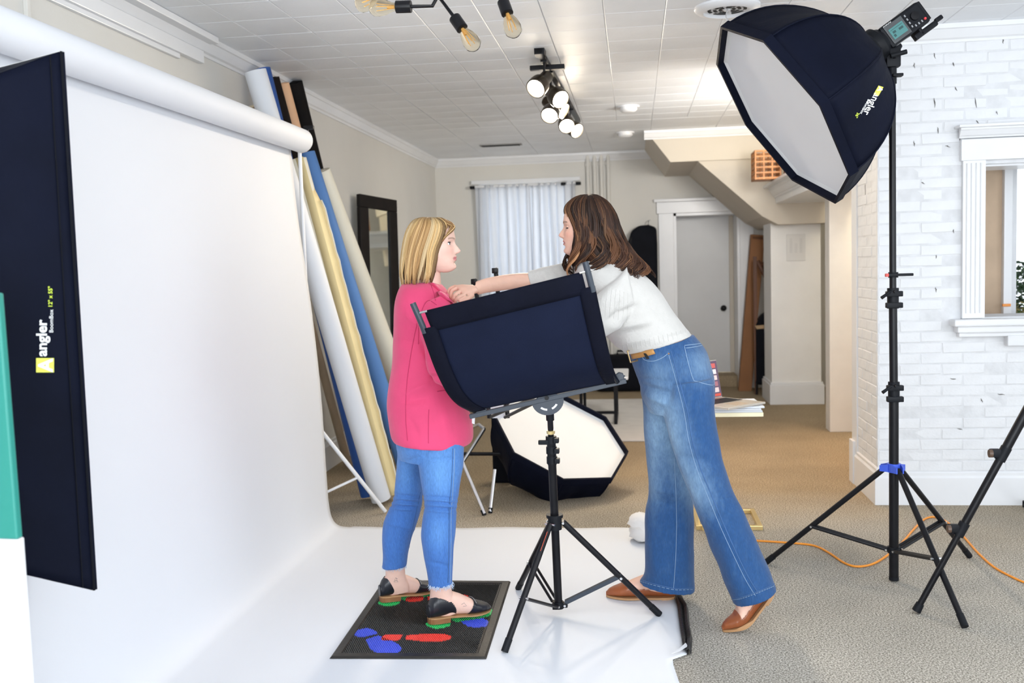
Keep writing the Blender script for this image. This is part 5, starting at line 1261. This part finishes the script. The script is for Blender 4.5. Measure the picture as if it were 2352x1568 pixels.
# =============== woman in pink ===============
YP = 3.885
TP = headT(997, 562, YP, .93, 0.0, math.radians(-2))
BZ = [(927,650,1003,647,YP,.078),(921,662,1019,661,YP,.135),(913,690,1036,688,YP,.172),(909,722,1046,722,YP,.180),(907,770,1052,775,YP,.172),(904,830,1052,835,YP,.162),(897,885,1058,890,YP,.172),(893,930,1070,932,YP,.186),(897,968,1082,972,YP,.195),(902,996,1085,1004,YP,.198),(909,1008,1081,1018,YP,.196)]
SLN = [(966,700,1030,672,3.765,.055),(962,735,1040,725,3.715,.058),(966,775,1040,768,3.70,.056),(976,820,1043,805,3.695,.053),(988,862,1052,826,3.69,.052),(1022,890,1066,826,3.69,.050),(1066,890,1082,828,3.70,.047),(1108,884,1110,834,3.74,.043)]
SLF = [(966,705,1030,680,4.00,.055),(962,740,1036,732,4.05,.056),(966,780,1036,775,4.07,.055),(976,825,1040,812,4.075,.052),(988,866,1048,832,4.075,.05),(1020,892,1062,832,4.07,.048),(1066,890,1082,832,4.05,.045),(1105,884,1108,838,4.0,.042)]
LGN = [(955,985,1066,985,3.82,.105),(957,1037,1065,1037,3.80,.098),(963,1076,1063,1076,3.79,.088),(971,1128,1054,1128,3.78,.078),(975,1160,1050,1160,3.775,.072),(971,1193,1047,1193,3.77,.07),(968,1231,1044,1231,3.765,.07),(973,1270,1040,1270,3.765,.064),(981,1309,1039,1309,3.765,.053),(985,1343,1039,1341,3.765,.047)]
LGF = [(912,985,1000,985,3.95,.105),(914,1037,985,1037,3.97,.098),(913,1076,976,1076,3.98,.09),(909,1115,972,1115,3.985,.08),(901,1154,969,1154,3.99,.073),(884,1193,961,1193,3.995,.072),(879,1231,946,1231,4.0,.071),(880,1270,937,1270,4.0,.064),(878,1302,932,1300,4.0,.055)]
HIP = [(905,930,1062,932,YP,.175),(908,975,1066,980,YP,.185),(914,1020,1064,1025,YP,.178),(922,1050,1058,1052,YP,.150)]
ng, fg = flo(984, 1440, .02), flo(1127, 1402, .02)
def ang_pink(s): return 0.0 if s < .085 else (math.radians(6.5) if s < .20 else 0.0)
FN = Foot(flo(1126, 1403, .02), flo(985, 1431, .02), ang_pink, .0195); FF = Foot(flo(1000, 1357, .02), flo(874, 1381, .02), ang_pink, .0195)
b = MB(); b.rings(head_verts(TP))
ribs(b, [(948,590,1006,596,YP,.055),(946,615,1010,622,YP,.053),(940,640,1012,640,YP,.055),(930,660,1012,664,YP,.075)], 4)
ribs(b, BZ[1:], 3, grow=-.024); ribs(b, HIP, 3, grow=-.012); ribs(b, LGN, 3, grow=-.009); ribs(b, LGF, 3, grow=-.009)
ribs(b, SLN, 3, grow=-.024); ribs(b, SLF, 3, grow=-.024)
ribs(b, [(986,1330,1038,1328,3.765,.043),(988,1352,1037,1350,3.768,.036),(987,1372,1040,1368,3.775,.035),(984,1395,1048,1390,3.78,.033),(984,1415,1050,1408,3.785,.028)], 4)
ribs(b, [(883,1290,931,1288,4.0,.044),(886,1312,930,1310,4.005,.037),(884,1332,932,1326,4.01,.035),(878,1350,938,1342,4.015,.032),(877,1366,940,1358,4.02,.026)], 4)
FN.mesh(b); FF.mesh(b)
for (wx, wy, Yw, sgn) in ((1112, 858, 3.745, 1), (1110, 860, 4.0, -1)):   # clasped hands in front, behind the reflector
    w0 = at(wx, wy, Yw); kx = [w0 + Vector((.075, .028*sgn+.012*sgn*(0), -.03+.02*k)) for k in range(4)]
    fi = [([k, k+Vector((.022, .018*sgn, -.004)), k+Vector((.024, .045*sgn, -.006)), k+Vector((.008, .06*sgn, -.006))], .0088) for k in kx]
    hand_chain(b, w0, kx, (0, sgn, 0), fi, [w0+Vector((.02, .012*sgn, .022)), w0+Vector((.05, .028*sgn, .038)), w0+Vector((.075, .045*sgn, .044))])
me = remesh(b, .0034, 2, 'person'); SK1 = (.80, .53, .435)
paint(me, skin_paint(TP, SK1, (.62, .22, .22), (.17, .09, .05), (.80, .36, .29))); finish(me, skin)
pink_w = tag(link('person', me), 'woman in a pink blazer and cropped blue jeans standing on the footprint mat, facing right', 'person'); pb = bvh_of(me)
eyes(TP, pink_w, (.05, .09, .12), False, (1, -.15, .02), SK1)
# blazer
blz = mat('pink_blazer', (.70, .055, .165), .8, sheen=.15, var=.06, vscale=12, bump=.12, bscale=300)
b = MB(); ribs(b, BZ, 6, 44, 2.15); ribs(b, SLN, 5, 28); ribs(b, SLF, 5, 28)
me = remesh(b, .0045, 4, 'blazer')
folds(me, [(930, 905, 990, 880, 9, .006), (925, 925, 985, 912, 9, -.005), (968, 790, 1000, 850, 7, -.007), (985, 700, 970, 760, 8, -.006), (1010, 760, 1040, 800, 8, .006), (985, 830, 1030, 850, 6, .007), (990, 865, 1040, 862, 5, -.006), (1000, 875, 1035, 880, 5, .006), (930, 720, 965, 750, 10, .005), (920, 780, 965, 790, 12, -.004), (940, 960, 960, 1000, 8, -.004), (1020, 940, 1030, 1000, 12, .004)], .0035, 7, 3)
finish(me, blz); bz = link('blazer', me, pink_w); bb_ = bvh_of(me)
blz_s = mat('pink_seam', (.50, .03, .11), .85)
seam(bb_, [(958, 742), (948, 790), (938, 850), (933, 900), (932, 960), (936, 1012)], .0016, 'seam', blz_s, bz, .0003)
seam(bb_, [(1003, 700), (985, 690), (972, 705), (963, 740), (961, 790)], .0018, 'armhole_seam', blz_s, bz, .0003)
seam(bb_, [(985, 940), (984, 970), (984, 1018)], .0016, 'vent', blz_s, bz, .0003)
seam(bb_, [(990, 655), (996, 672), (1000, 690)], .0016, 'seam', blz_s, bz, .0003)
seam(bb_, [(1004, 899), (1015, 897), (1028, 895)], .0022, 'pocket_welt', blz_s, bz, .0003)
Hq = []
for q in range(13):
    k = q/12; a_ = (1001+40*k, 650+46*k); h = hit(bb_, a_[0]-2, a_[1]+6, .004); 
    if h is None: continue
    Hq.append([h + Vector((-.022, 0, .014-.008*k)), h + Vector((-.006, -.008, .012)), h + Vector((.010, .004, .002))])
if len(Hq) > 3: MB().grid(Hq).build('lapel', blz, bz, True, solid=.004)
MB().prism([at(1084, 952, 3.80), at(1091, 953, 3.80), at(1090, 974, 3.80), at(1084, 972, 3.80)], (0, .003, 0)).build('paper_tag', paper_white, bz)
# jeans
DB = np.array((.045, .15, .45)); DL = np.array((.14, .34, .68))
b = MB(); ribs(b, HIP, 5); ribs(b, LGN, 6); ribs(b, LGF, 6)
me = remesh(b, .0042, 3, 'jeans')
KF = []
for (cx, cy, w_) in ((1012, 1143, 38), (1012, 1155, 36), (1012, 1168, 36), (935, 1140, 30), (930, 1152, 30), (925, 1163, 32)): KF.append((cx-w_, cy-3, cx+w_, cy+2, 3.2, -.006)); KF.append((cx-w_+6, cy+3, cx+w_-8, cy+8, 3.0, .005))
KF += [(975, 1060, 1050, 1050, 5, -.005), (930, 1060, 960, 1050, 5, -.004), (985, 1195, 1040, 1190, 5, -.003), (985, 1290, 1035, 1300, 4, -.003), (885, 1200, 950, 1215, 4, .003)]
folds(me, KF, .003, 14, 9)
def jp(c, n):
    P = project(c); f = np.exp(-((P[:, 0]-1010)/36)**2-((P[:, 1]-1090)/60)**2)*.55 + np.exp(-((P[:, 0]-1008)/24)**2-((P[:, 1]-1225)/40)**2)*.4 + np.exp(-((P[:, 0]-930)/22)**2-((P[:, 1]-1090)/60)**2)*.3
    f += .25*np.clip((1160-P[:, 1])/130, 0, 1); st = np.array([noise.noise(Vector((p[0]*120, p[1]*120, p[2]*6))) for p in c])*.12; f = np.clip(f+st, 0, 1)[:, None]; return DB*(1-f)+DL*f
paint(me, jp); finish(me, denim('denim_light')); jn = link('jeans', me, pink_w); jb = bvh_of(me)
seam(jb, [(1044, 1030), (1043, 1080), (1040, 1130), (1037, 1165), (1036, 1200), (1036, 1250), (1035, 1300), (1034, 1338)], .0013, 'side_seam', denim_seam, jn, .0008)
seam(jb, [(1040, 1030), (1038, 1090), (1035, 1130), (1032, 1165), (1031, 1250), (1029, 1338)], .0016, 'side_seam', denim_dark, jn, .0006)
seam(jb, [(966, 1130), (955, 1180), (944, 1230), (936, 1285)], .0013, 'inner_seam', denim_dark, jn, .0006)
fray = mat('frayed_thread', (.55, .68, .85), .9); b = MB(); r_ = random.Random(5)
for (x0, x1, y0, Yc) in ((986, 1040, 1340, 3.765), (878, 933, 1298, 4.0)):
    for k in range(150):
        a = r_.uniform(0, 2*PI); q = at((x0+x1)/2, y0, Yc) + Vector(((x1-x0)/2/567*math.cos(a)*1.0, .046*math.sin(a), .004)); L = r_.uniform(.008, .022)
        b.tube([q, q + Vector((r_.uniform(-.006, .006), r_.uniform(-.006, .003), -L*.5)), q + Vector((r_.uniform(-.010, .010), r_.uniform(-.010, .006), -L))], [.0009, .0007, .0004], 4)
b.build('frayed_hem', fray, jn)
# shoes
sleath = mat('black_leather', (.014, .015, .021), .33, spec=.5, var=.2, vscale=20, bump=.08, bscale=60); stack = mat('stacked_heel', (.27, .115, .045), .5, var=.25, vscale=30, stretch=(1, 1, 12)); tan_sole = mat('tan_sole', (.42, .23, .105), .55, var=.1)
for ft, nm in ((FN, 'near'), (FF, 'far')):
    up = ft.shell(lambda x, z, q: ((max(x, 0)/.100)**2.2 + (max(z, 0)/.079)**2 < 1 and (q < .93 or x < .028)) or x > .150 + .02*q, .0125).build('shoe', sleath, pink_w, True, fix=False, solid=.0022, soff=1)
    up['label'] = nm + ' black cut-away leather shoe'
    ft.slab(.002, ft.L-.004, .0075, .0135, .0045).build('sole', tan_sole, up)
    z_ = ft.tab[int(.23/.002)][1]
    hb_ = ft.slab(.002, .082, -z_-.0+.0005, .0075, .0035)
    hb_.build('stacked_heel', stack, up)
    MB().tube([ft.T(.178*ft.k, y, .0135+ (ft.wh(.178*ft.k)[1]+.0065)*(.5+.5*math.sqrt(max(0, 1-(y/(ft.wh(.178*ft.k)[0]+.007))**2))**.85)) for y in np.linspace(-.042, .042, 15)], .0011, 5).build('vamp_slit', mat('slit_light', (.35, .35, .37), .4), up, True)
ink = mat('tattoo_ink', (.05, .09, .11), .7)
for pts in ([(905, 1336), (909, 1326), (914, 1336), (905, 1336)], [(907, 1333), (912, 1333)], [(909, 1327), (913, 1329)], [(1060, 1388), (1066, 1384), (1072, 1391), (1064, 1392)]):
    H = [hit(pb, x, y, .0003) for x, y in pts]; H = [h for h in H if h]
    if len(H) > 1: MB().tube(H, .0007, 5).build('ankle_tattoo', ink, pink_w)
# hair
HR = [(972,499,1004,500,YP,.03),(955,505,1022,505,YP,.062),(942,520,1037,519,YP,.083),(933,543,1034,544,YP,.094),(927,575,1022,576,YP,.100),(923,605,1016,604,YP,.103),(922,630,1010,630,YP,.102),(926,652,1001,651,YP,.096)]
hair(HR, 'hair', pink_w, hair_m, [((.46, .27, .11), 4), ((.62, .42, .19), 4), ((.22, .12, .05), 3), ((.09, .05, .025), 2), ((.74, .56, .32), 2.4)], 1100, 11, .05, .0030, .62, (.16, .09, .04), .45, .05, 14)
# fringe swept across the forehead
b = MB(); cols = []; r_ = random.Random(8)
for k in range(60):
    z = r_.uniform(-1, 1); p0 = at(1004+r_.uniform(-8, 10), 503+r_.uniform(-3, 4), YP-.02*z); p1 = at(1034+r_.uniform(-3, 3), 513+r_.uniform(-3, 5), YP-.05*z); p2 = at(1041+r_.uniform(-5, 3), 523+r_.uniform(-4, 5), YP-.068*z); p3 = at(1017+r_.uniform(-7, 4), 548+r_.uniform(-6, 10), YP-(.082*z if abs(z) > .45 else .082*math.copysign(.6, z)))
    P = [Vector(p) for p in catmull([tuple(p) for p in (p0, p1, p2, p3)], 4)]; c = np.array(r_.choice(((.55, .34, .14), (.68, .47, .22), (.32, .18, .08), (.2, .11, .05))))
    n0 = len(b.v); b.tube(P, [.003*(1-.6*i/(len(P)-1)) for i in range(len(P))], 5); cols += [tuple(c)]*(len(b.v)-n0)
me = b.mesh('fringe', hair_m, False, fix=False); me.polygons.foreach_set('use_smooth', [True]*len(me.polygons)); setcol(me, cols); link('fringe', me, pink_w)

# =============== woman in the white sweater ===============
YW = 3.93
TW = headT(1344, 522, YW, .935, PI, math.radians(-1.5))
SW = [(1322,592,1398,585,YW,.062),(1316,618,1432,600,YW,.125),(1326,660,1476,630,YW,.178),(1348,708,1513,666,YW,.178),(1376,752,1545,714,YW,.160),(1404,786,1570,744,YW,.150),(1430,806,1588,766,YW,.150),(1435,812,1590,771,YW,.146)]
SF = [(1345,600,1360,690,4.07,.062),(1318,598,1326,672,4.08,.058),(1280,606,1287,668,4.07,.052),(1245,614,1252,664,4.05,.046),(1212,622,1222,662,4.03,.039)]
SN = [(1440,612,1460,715,3.80,.062),(1415,640,1432,740,3.755,.062),(1375,672,1402,765,3.73,.056),(1335,705,1360,785,3.72,.050),(1300,725,1318,792,3.72,.045)]
AF = [(1225,626,1232,658,4.035,.031),(1190,627,1197,662,4.01,.031),(1150,632,1155,667,3.97,.029),(1115,639,1120,672,3.93,.025),(1092,647,1098,677,3.905,.021)]
AN = [(1312,735,1325,780,3.72,.032),(1260,722,1266,765,3.73,.031),(1190,712,1194,748,3.76,.027),(1130,708,1132,736,3.80,.021)]
HW = [(1442,808,1592,768,YW,.148),(1456,845,1625,810,YW,.160),(1468,880,1639,862,YW,.168),(1475,912,1641,915,YW,.165),(1490,945,1636,945,YW,.14)]
LN = [(1500,880,1638,868,3.85,.100),(1516,930,1641,915,3.84,.098),(1530,975,1644,960,3.83,.093),(1541,1018,1650,1005,3.82,.088),(1565,1085,1667,1078,3.81,.088),(1590,1152,1688,1135,3.80,.092),(1614,1212,1714,1185,3.80,.097),(1640,1278,1740,1246,3.80,.103),(1662,1332,1763,1300,3.80,.108),(1682,1382,1784,1348,3.80,.112)]
LF = [(1474,890,1600,890,4.0,.100),(1477,945,1596,945,4.01,.098),(1480,995,1590,995,4.02,.093),(1486,1063,1590,1063,4.04,.088),(1491,1120,1592,1122,4.055,.085),(1483,1168,1593,1176,4.07,.09),(1481,1250,1594,1250,4.08,.097),(1479,1312,1594,1325,4.085,.10),(1468,1336,1594,1357,4.085,.104)]
def ang_back(s): return math.radians(14 + 36*min(1, max(0, (s-.06)/.07)))
toeB = flo(1661, 1451); hB = at(1783, 1352, 3.80)
FB = Foot(toeB, hB, ang_back, .001, 1.35, .262); FFt = Foot(flo(1393, 1374), flo(1549, 1376), flat, .0085, 1.35)
b = MB(); b.rings(head_verts(TW, .95))
ribs(b, [(1318,572,1378,566,YW,.054),(1322,592,1388,582,YW,.054),(1330,620,1405,600,YW,.07)], 4)
ribs(b, SW[1:], 3, grow=-.024); ribs(b, SF, 3, grow=-.010); ribs(b, SN, 3, grow=-.034); ribs(b, AF, 4); ribs(b, AN, 4)
ribs(b, HW, 3, grow=-.012); ribs(b, LN, 3, grow=-.03); ribs(b, LF, 3, grow=-.03)
an = FB.T(.045, 0, .07); 
ribs(b, [(1690,1330,1745,1318,3.80,.045),(1700,1362,1745,1352,3.80,.036),(1698,1385,1742,1376,3.80,.034),(1694,1408,1738,1392,3.80,.032)], 4)
ribs(b, [(1500,1310,1548,1312,4.09,.04),(1495,1335,1542,1340,4.09,.036),(1486,1352,1548,1358,4.09,.033)], 4)
FB.mesh(b, 0, .008); FFt.mesh(b, 0, .008)
# the reaching hand: fingers pinch the pink lapel
def P3(x, y, Y_): return at(x, y, Y_)
kn = [P3(1068, 677, 3.852), P3(1061, 668, 3.866), P3(1054, 661, 3.882), P3(1048, 657, 3.898)]
fi = [([kn[0], P3(1055, 682, 3.838), P3(1047, 689, 3.838), P3(1046, 694, 3.846)], .0095), ([kn[1], P3(1047, 675, 3.852), P3(1041, 685, 3.852), P3(1043, 691, 3.858)], .0098),
      ([kn[2], P3(1040, 666, 3.880), P3(1035, 678, 3.880), P3(1038, 686, 3.884)], .0098), ([kn[3], P3(1034, 663, 3.898), P3(1030, 672, 3.898), P3(1033, 680, 3.9)], .0088)]
hand_chain(b, P3(1094, 663, 3.895), kn, (0, -.85, .5), fi, [P3(1086, 676, 3.868), P3(1074, 686, 3.846), P3(1058, 692, 3.838)])
kn = [P3(1108, 716, 3.80+.02*k) for k in range(4)]
fi = [([k, k+Vector((-.03, .01, -.01)), k+Vector((-.045, .02, .012)), k+Vector((-.03, .025, .025))], .0092) for k in kn]
hand_chain(b, P3(1132, 722, 3.80), kn, (0, -.3, .9), fi, [P3(1122, 712, 3.79), P3(1108, 705, 3.80), P3(1096, 704, 3.82)])
me = remesh(b, .0034, 2, 'person'); SK2 = (.76, .47, .36)
paint(me, skin_paint(TW, SK2, (.58, .22, .20), (.10, .055, .035), (.74, .33, .24))); finish(me, skin)
wht_w = tag(link('person', me), 'woman in a white sweater and wide blue jeans leaning left to straighten the pink blazer', 'person'); wb_ = bvh_of(me)
eyes(TW, wht_w, (.12, .07, .035), True, (1, .0, -.35), SK2)
# sweater
knit = mat('white_knit', (.57, .555, .53), .9, sheen=.25, var=.03, vscale=30, bump=.22, bscale=150)
b = MB(); ribs(b, SW, 6, 44, 2.1); ribs(b, SF, 5, 28); ribs(b, SN, 5, 28)
me = remesh(b, .0045, 4, 'sweater')
folds(me, [(1395, 735, 1470, 700, 8, -.010), (1410, 752, 1490, 738, 8, .008), (1405, 775, 1500, 752, 9, -.006), (1420, 790, 1520, 772, 9, .006), (1430, 690, 1410, 740, 9, -.008), (1378, 700, 1405, 660, 12, .006), (1480, 690, 1535, 735, 12, -.004), (1275, 620, 1300, 650, 8, -.005), (1245, 620, 1262, 650, 8, .004), (1500, 790, 1580, 762, 6, .004)], .005, 8, 21)
finish(me, knit); sw = link('sweater', me, wht_w); sb_ = bvh_of(me)
for k in range(16):
    x = 1432+10.2*k; y = 806-2.6*k
    seam(sb_, [(x-1.5, y-14), (x+1, y-2), (x+2, y+3)], .0016, 'hem_rib', knit, sw, .0)
for q in range(7): seam(sb_, [(1388+q*9, 655+q*3), (1382+q*10, 690+q*4), (1380+q*10, 722+q*3)], .0012, 'knit_rib', knit, sw, .0003)
seam(sb_, [(1213, 626), (1217, 644), (1222, 660)], .002, 'cuff', knit, sw, .0005)
# jeans
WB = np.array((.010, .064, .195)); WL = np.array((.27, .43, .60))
b = MB(); ribs(b, HW, 5, 40); ribs(b, LN, 6, 40); ribs(b, LF, 6, 40)
me = remesh(b, .0045, 3, 'wide_jeans')
folds(me, [(1475, 885, 1540, 905, 7, -.008), (1480, 905, 1535, 930, 7, .006), (1470, 870, 1530, 875, 6, -.005), (1545, 870, 1535, 930, 8, -.005), (1590, 1100, 1650, 1080, 14, .006), (1560, 1050, 1640, 1060, 10, -.004), (1500, 1120, 1560, 1135, 10, .006), (1495, 1150, 1550, 1160, 9, -.006), (1495, 1250, 1510, 1320, 12, .005), (1540, 1240, 1545, 1330, 14, -.005), (1660, 1240, 1700, 1360, 16, .006), (1700, 1250, 1745, 1340, 12, -.006), (1630, 1180, 1690, 1200, 12, -.005), (1570, 1130, 1580, 1340, 10, .004)], .0055, 10, 33)
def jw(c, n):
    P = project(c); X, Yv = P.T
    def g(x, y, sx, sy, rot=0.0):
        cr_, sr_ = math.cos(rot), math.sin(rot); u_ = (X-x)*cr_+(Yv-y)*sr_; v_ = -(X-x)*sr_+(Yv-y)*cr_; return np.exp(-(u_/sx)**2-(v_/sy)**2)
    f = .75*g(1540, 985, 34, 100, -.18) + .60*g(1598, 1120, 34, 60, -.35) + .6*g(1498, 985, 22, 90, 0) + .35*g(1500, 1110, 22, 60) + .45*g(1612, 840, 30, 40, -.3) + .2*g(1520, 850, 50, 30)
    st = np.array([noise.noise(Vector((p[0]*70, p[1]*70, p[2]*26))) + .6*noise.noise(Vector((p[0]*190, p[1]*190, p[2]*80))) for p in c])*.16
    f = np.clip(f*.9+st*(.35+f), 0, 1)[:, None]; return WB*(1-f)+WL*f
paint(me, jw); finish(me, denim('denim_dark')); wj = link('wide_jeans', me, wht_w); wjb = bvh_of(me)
seam(wjb, [(1534, 808), (1546, 850), (1560, 900), (1572, 950), (1582, 1010), (1600, 1075), (1628, 1145), (1655, 1210), (1685, 1275), (1712, 1330), (1735, 1368)], .0010, 'side_seam', denim_seam, wj, .0008)
seam(wjb, [(1541, 806), (1553, 850), (1567, 900), (1580, 950), (1590, 1010), (1609, 1075), (1637, 1143), (1664, 1208), (1693, 1273), (1720, 1327), (1743, 1364)], .0020, 'side_seam', denim_dark, wj, .0006)
seam(wjb, [(1548, 1050), (1552, 1120), (1554, 1200), (1552, 1280), (1547, 1352)], .0010, 'inner_seam', denim_seam, wj, .0008)
seam(wjb, [(1572, 795), (1580, 830), (1592, 870), (1602, 876), (1637, 884), (1640, 870), (1634, 830), (1614, 790)], .0013, 'back_pocket', denim_seam, wj, .0008)
seam(wjb, [(1572, 793), (1590, 791), (1614, 788)], .0015, 'back_pocket', denim_seam, wj, .0008)
seam(wjb, [(1576, 799), (1592, 797), (1612, 793)], .0015, 'back_pocket', denim_seam, wj, .0008)
seam(wjb, [(1474, 815), (1480, 826), (1500, 829), (1520, 822), (1534, 812)], .0014, 'front_pocket', denim_seam, wj, .0008)
seam(wjb, [(1682, 1374), (1700, 1372), (1730, 1362), (1760, 1350), (1782, 1338)], .0022, 'stitched_hem', denim_dark, wj, .0008)
seam(wjb, [(1470, 1331), (1500, 1340), (1550, 1351), (1593, 1350)], .0022, 'stitched_hem', denim_dark, wj, .0008)
for pts in ([(1683, 1377), (1700, 1375), (1730, 1365), (1760, 1353), (1783, 1343)], [(1470, 1334), (1500, 1343), (1550, 1354), (1593, 1353)]): seam(wjb, pts, .0011, 'hem_stitch', denim_seam, wj, .0014, 5, True)
for k in range(26):      # puckered stitch marks along the outseam
    s = k/25; x = 1537+ (1738-1537)*s**1.0; 
h_ = hit(wjb, 1536, 812, .001)
if h_: MB().add(*sphere(h_, .0035)).build('rivet', mat('copper', (.55, .28, .14), .3, .9), wj, True)
# belt
belt_m = mat('tan_leather', (.50, .25, .075), .45, var=.12, vscale=20)
rows = []
for k in range(14):
    s = k/13; x = 1437+62*s; yt = 806 - 9*s + 1.5*math.sin(s*3); a_, c_ = hit(wjb, x+1, yt+4, .006), hit(wjb, x+6, yt+20-5*s, .006)
    if a_ and c_: rows.append([a_, a_.lerp(c_, .5)+Vector((0, -.002, 0)), c_])
if len(rows) > 3:
    bt = MB().grid(rows).build('belt', belt_m, wht_w, True, solid=.004)
    p0, p1, p2, p3_ = [hit(wjb, *q, .011) or at(*q, 3.80) for q in ((1441, 806), (1458, 803), (1464, 828), (1448, 832))]
    bk = MB()
    for a_, c_ in ((p0, p1), (p1, p2), (p2, p3_), (p3_, p0)): bk.tube([a_, c_], .0028, 8)
    bk.build('buckle', mat('buckle_brass', (.62, .45, .22), .3, .9), bt, True)
    lp = [hit(wjb, x, y, .011) for x, y in ((1476, 800), (1482, 812), (1488, 824))]; lp = [q for q in lp if q]
    if len(lp) > 1: MB().grid([[q+Vector((-.006, 0, 0)), q+Vector((.006, 0, 0))] for q in lp]).build('belt_loop', denim('denim_dark'), wj, solid=.003)
# brown pointed flats
brn = mat('brown_leather', (.30, .085, .028), .3, spec=.5, var=.18, vscale=14, bump=.12, bscale=40)
for ft, nm, zb in ((FB, 'near', .009), (FFt, 'far', .009)):
    up = ft.shell((lambda x, z, q: x >= .172 or (z < (.058 - .40*max(0, x) if x < .06 else .034) and q < .9)), zb).build('flat_shoe', brn, wht_w, True, fix=False, solid=.002, soff=1)
    up['label'] = nm + ' brown pointed flat'
    ft.slab(.002, ft.L-.003, .001, .0095, .004).build('sole', tan_sole, up)
    if ft is FFt: ft.slab(.002, .055, -.0075, .001, .003).build('low_heel', tan_sole, up)
    else: ft.slab(.002, .055, -.006, .001, .003).build('low_heel', tan_sole, up)
# long brown hair
HW_ = [(1368,446,1336,447,YW,.03),(1392,461,1312,460,YW,.066),(1410,486,1297,480,YW,.086),(1421,515,1302,508,YW,.096),(1431,545,1309,540,YW,.100),(1446,572,1312,566,YW,.106),(1466,598,1308,592,YW,.115),(1482,620,1306,616,YW,.125),(1488,640,1306,640,YW,.128)]
PB_ = [((.020, .010, .007), 5), ((.042, .019, .012), 4), ((.12, .052, .024), 2), ((.32, .16, .075), 1.0)]
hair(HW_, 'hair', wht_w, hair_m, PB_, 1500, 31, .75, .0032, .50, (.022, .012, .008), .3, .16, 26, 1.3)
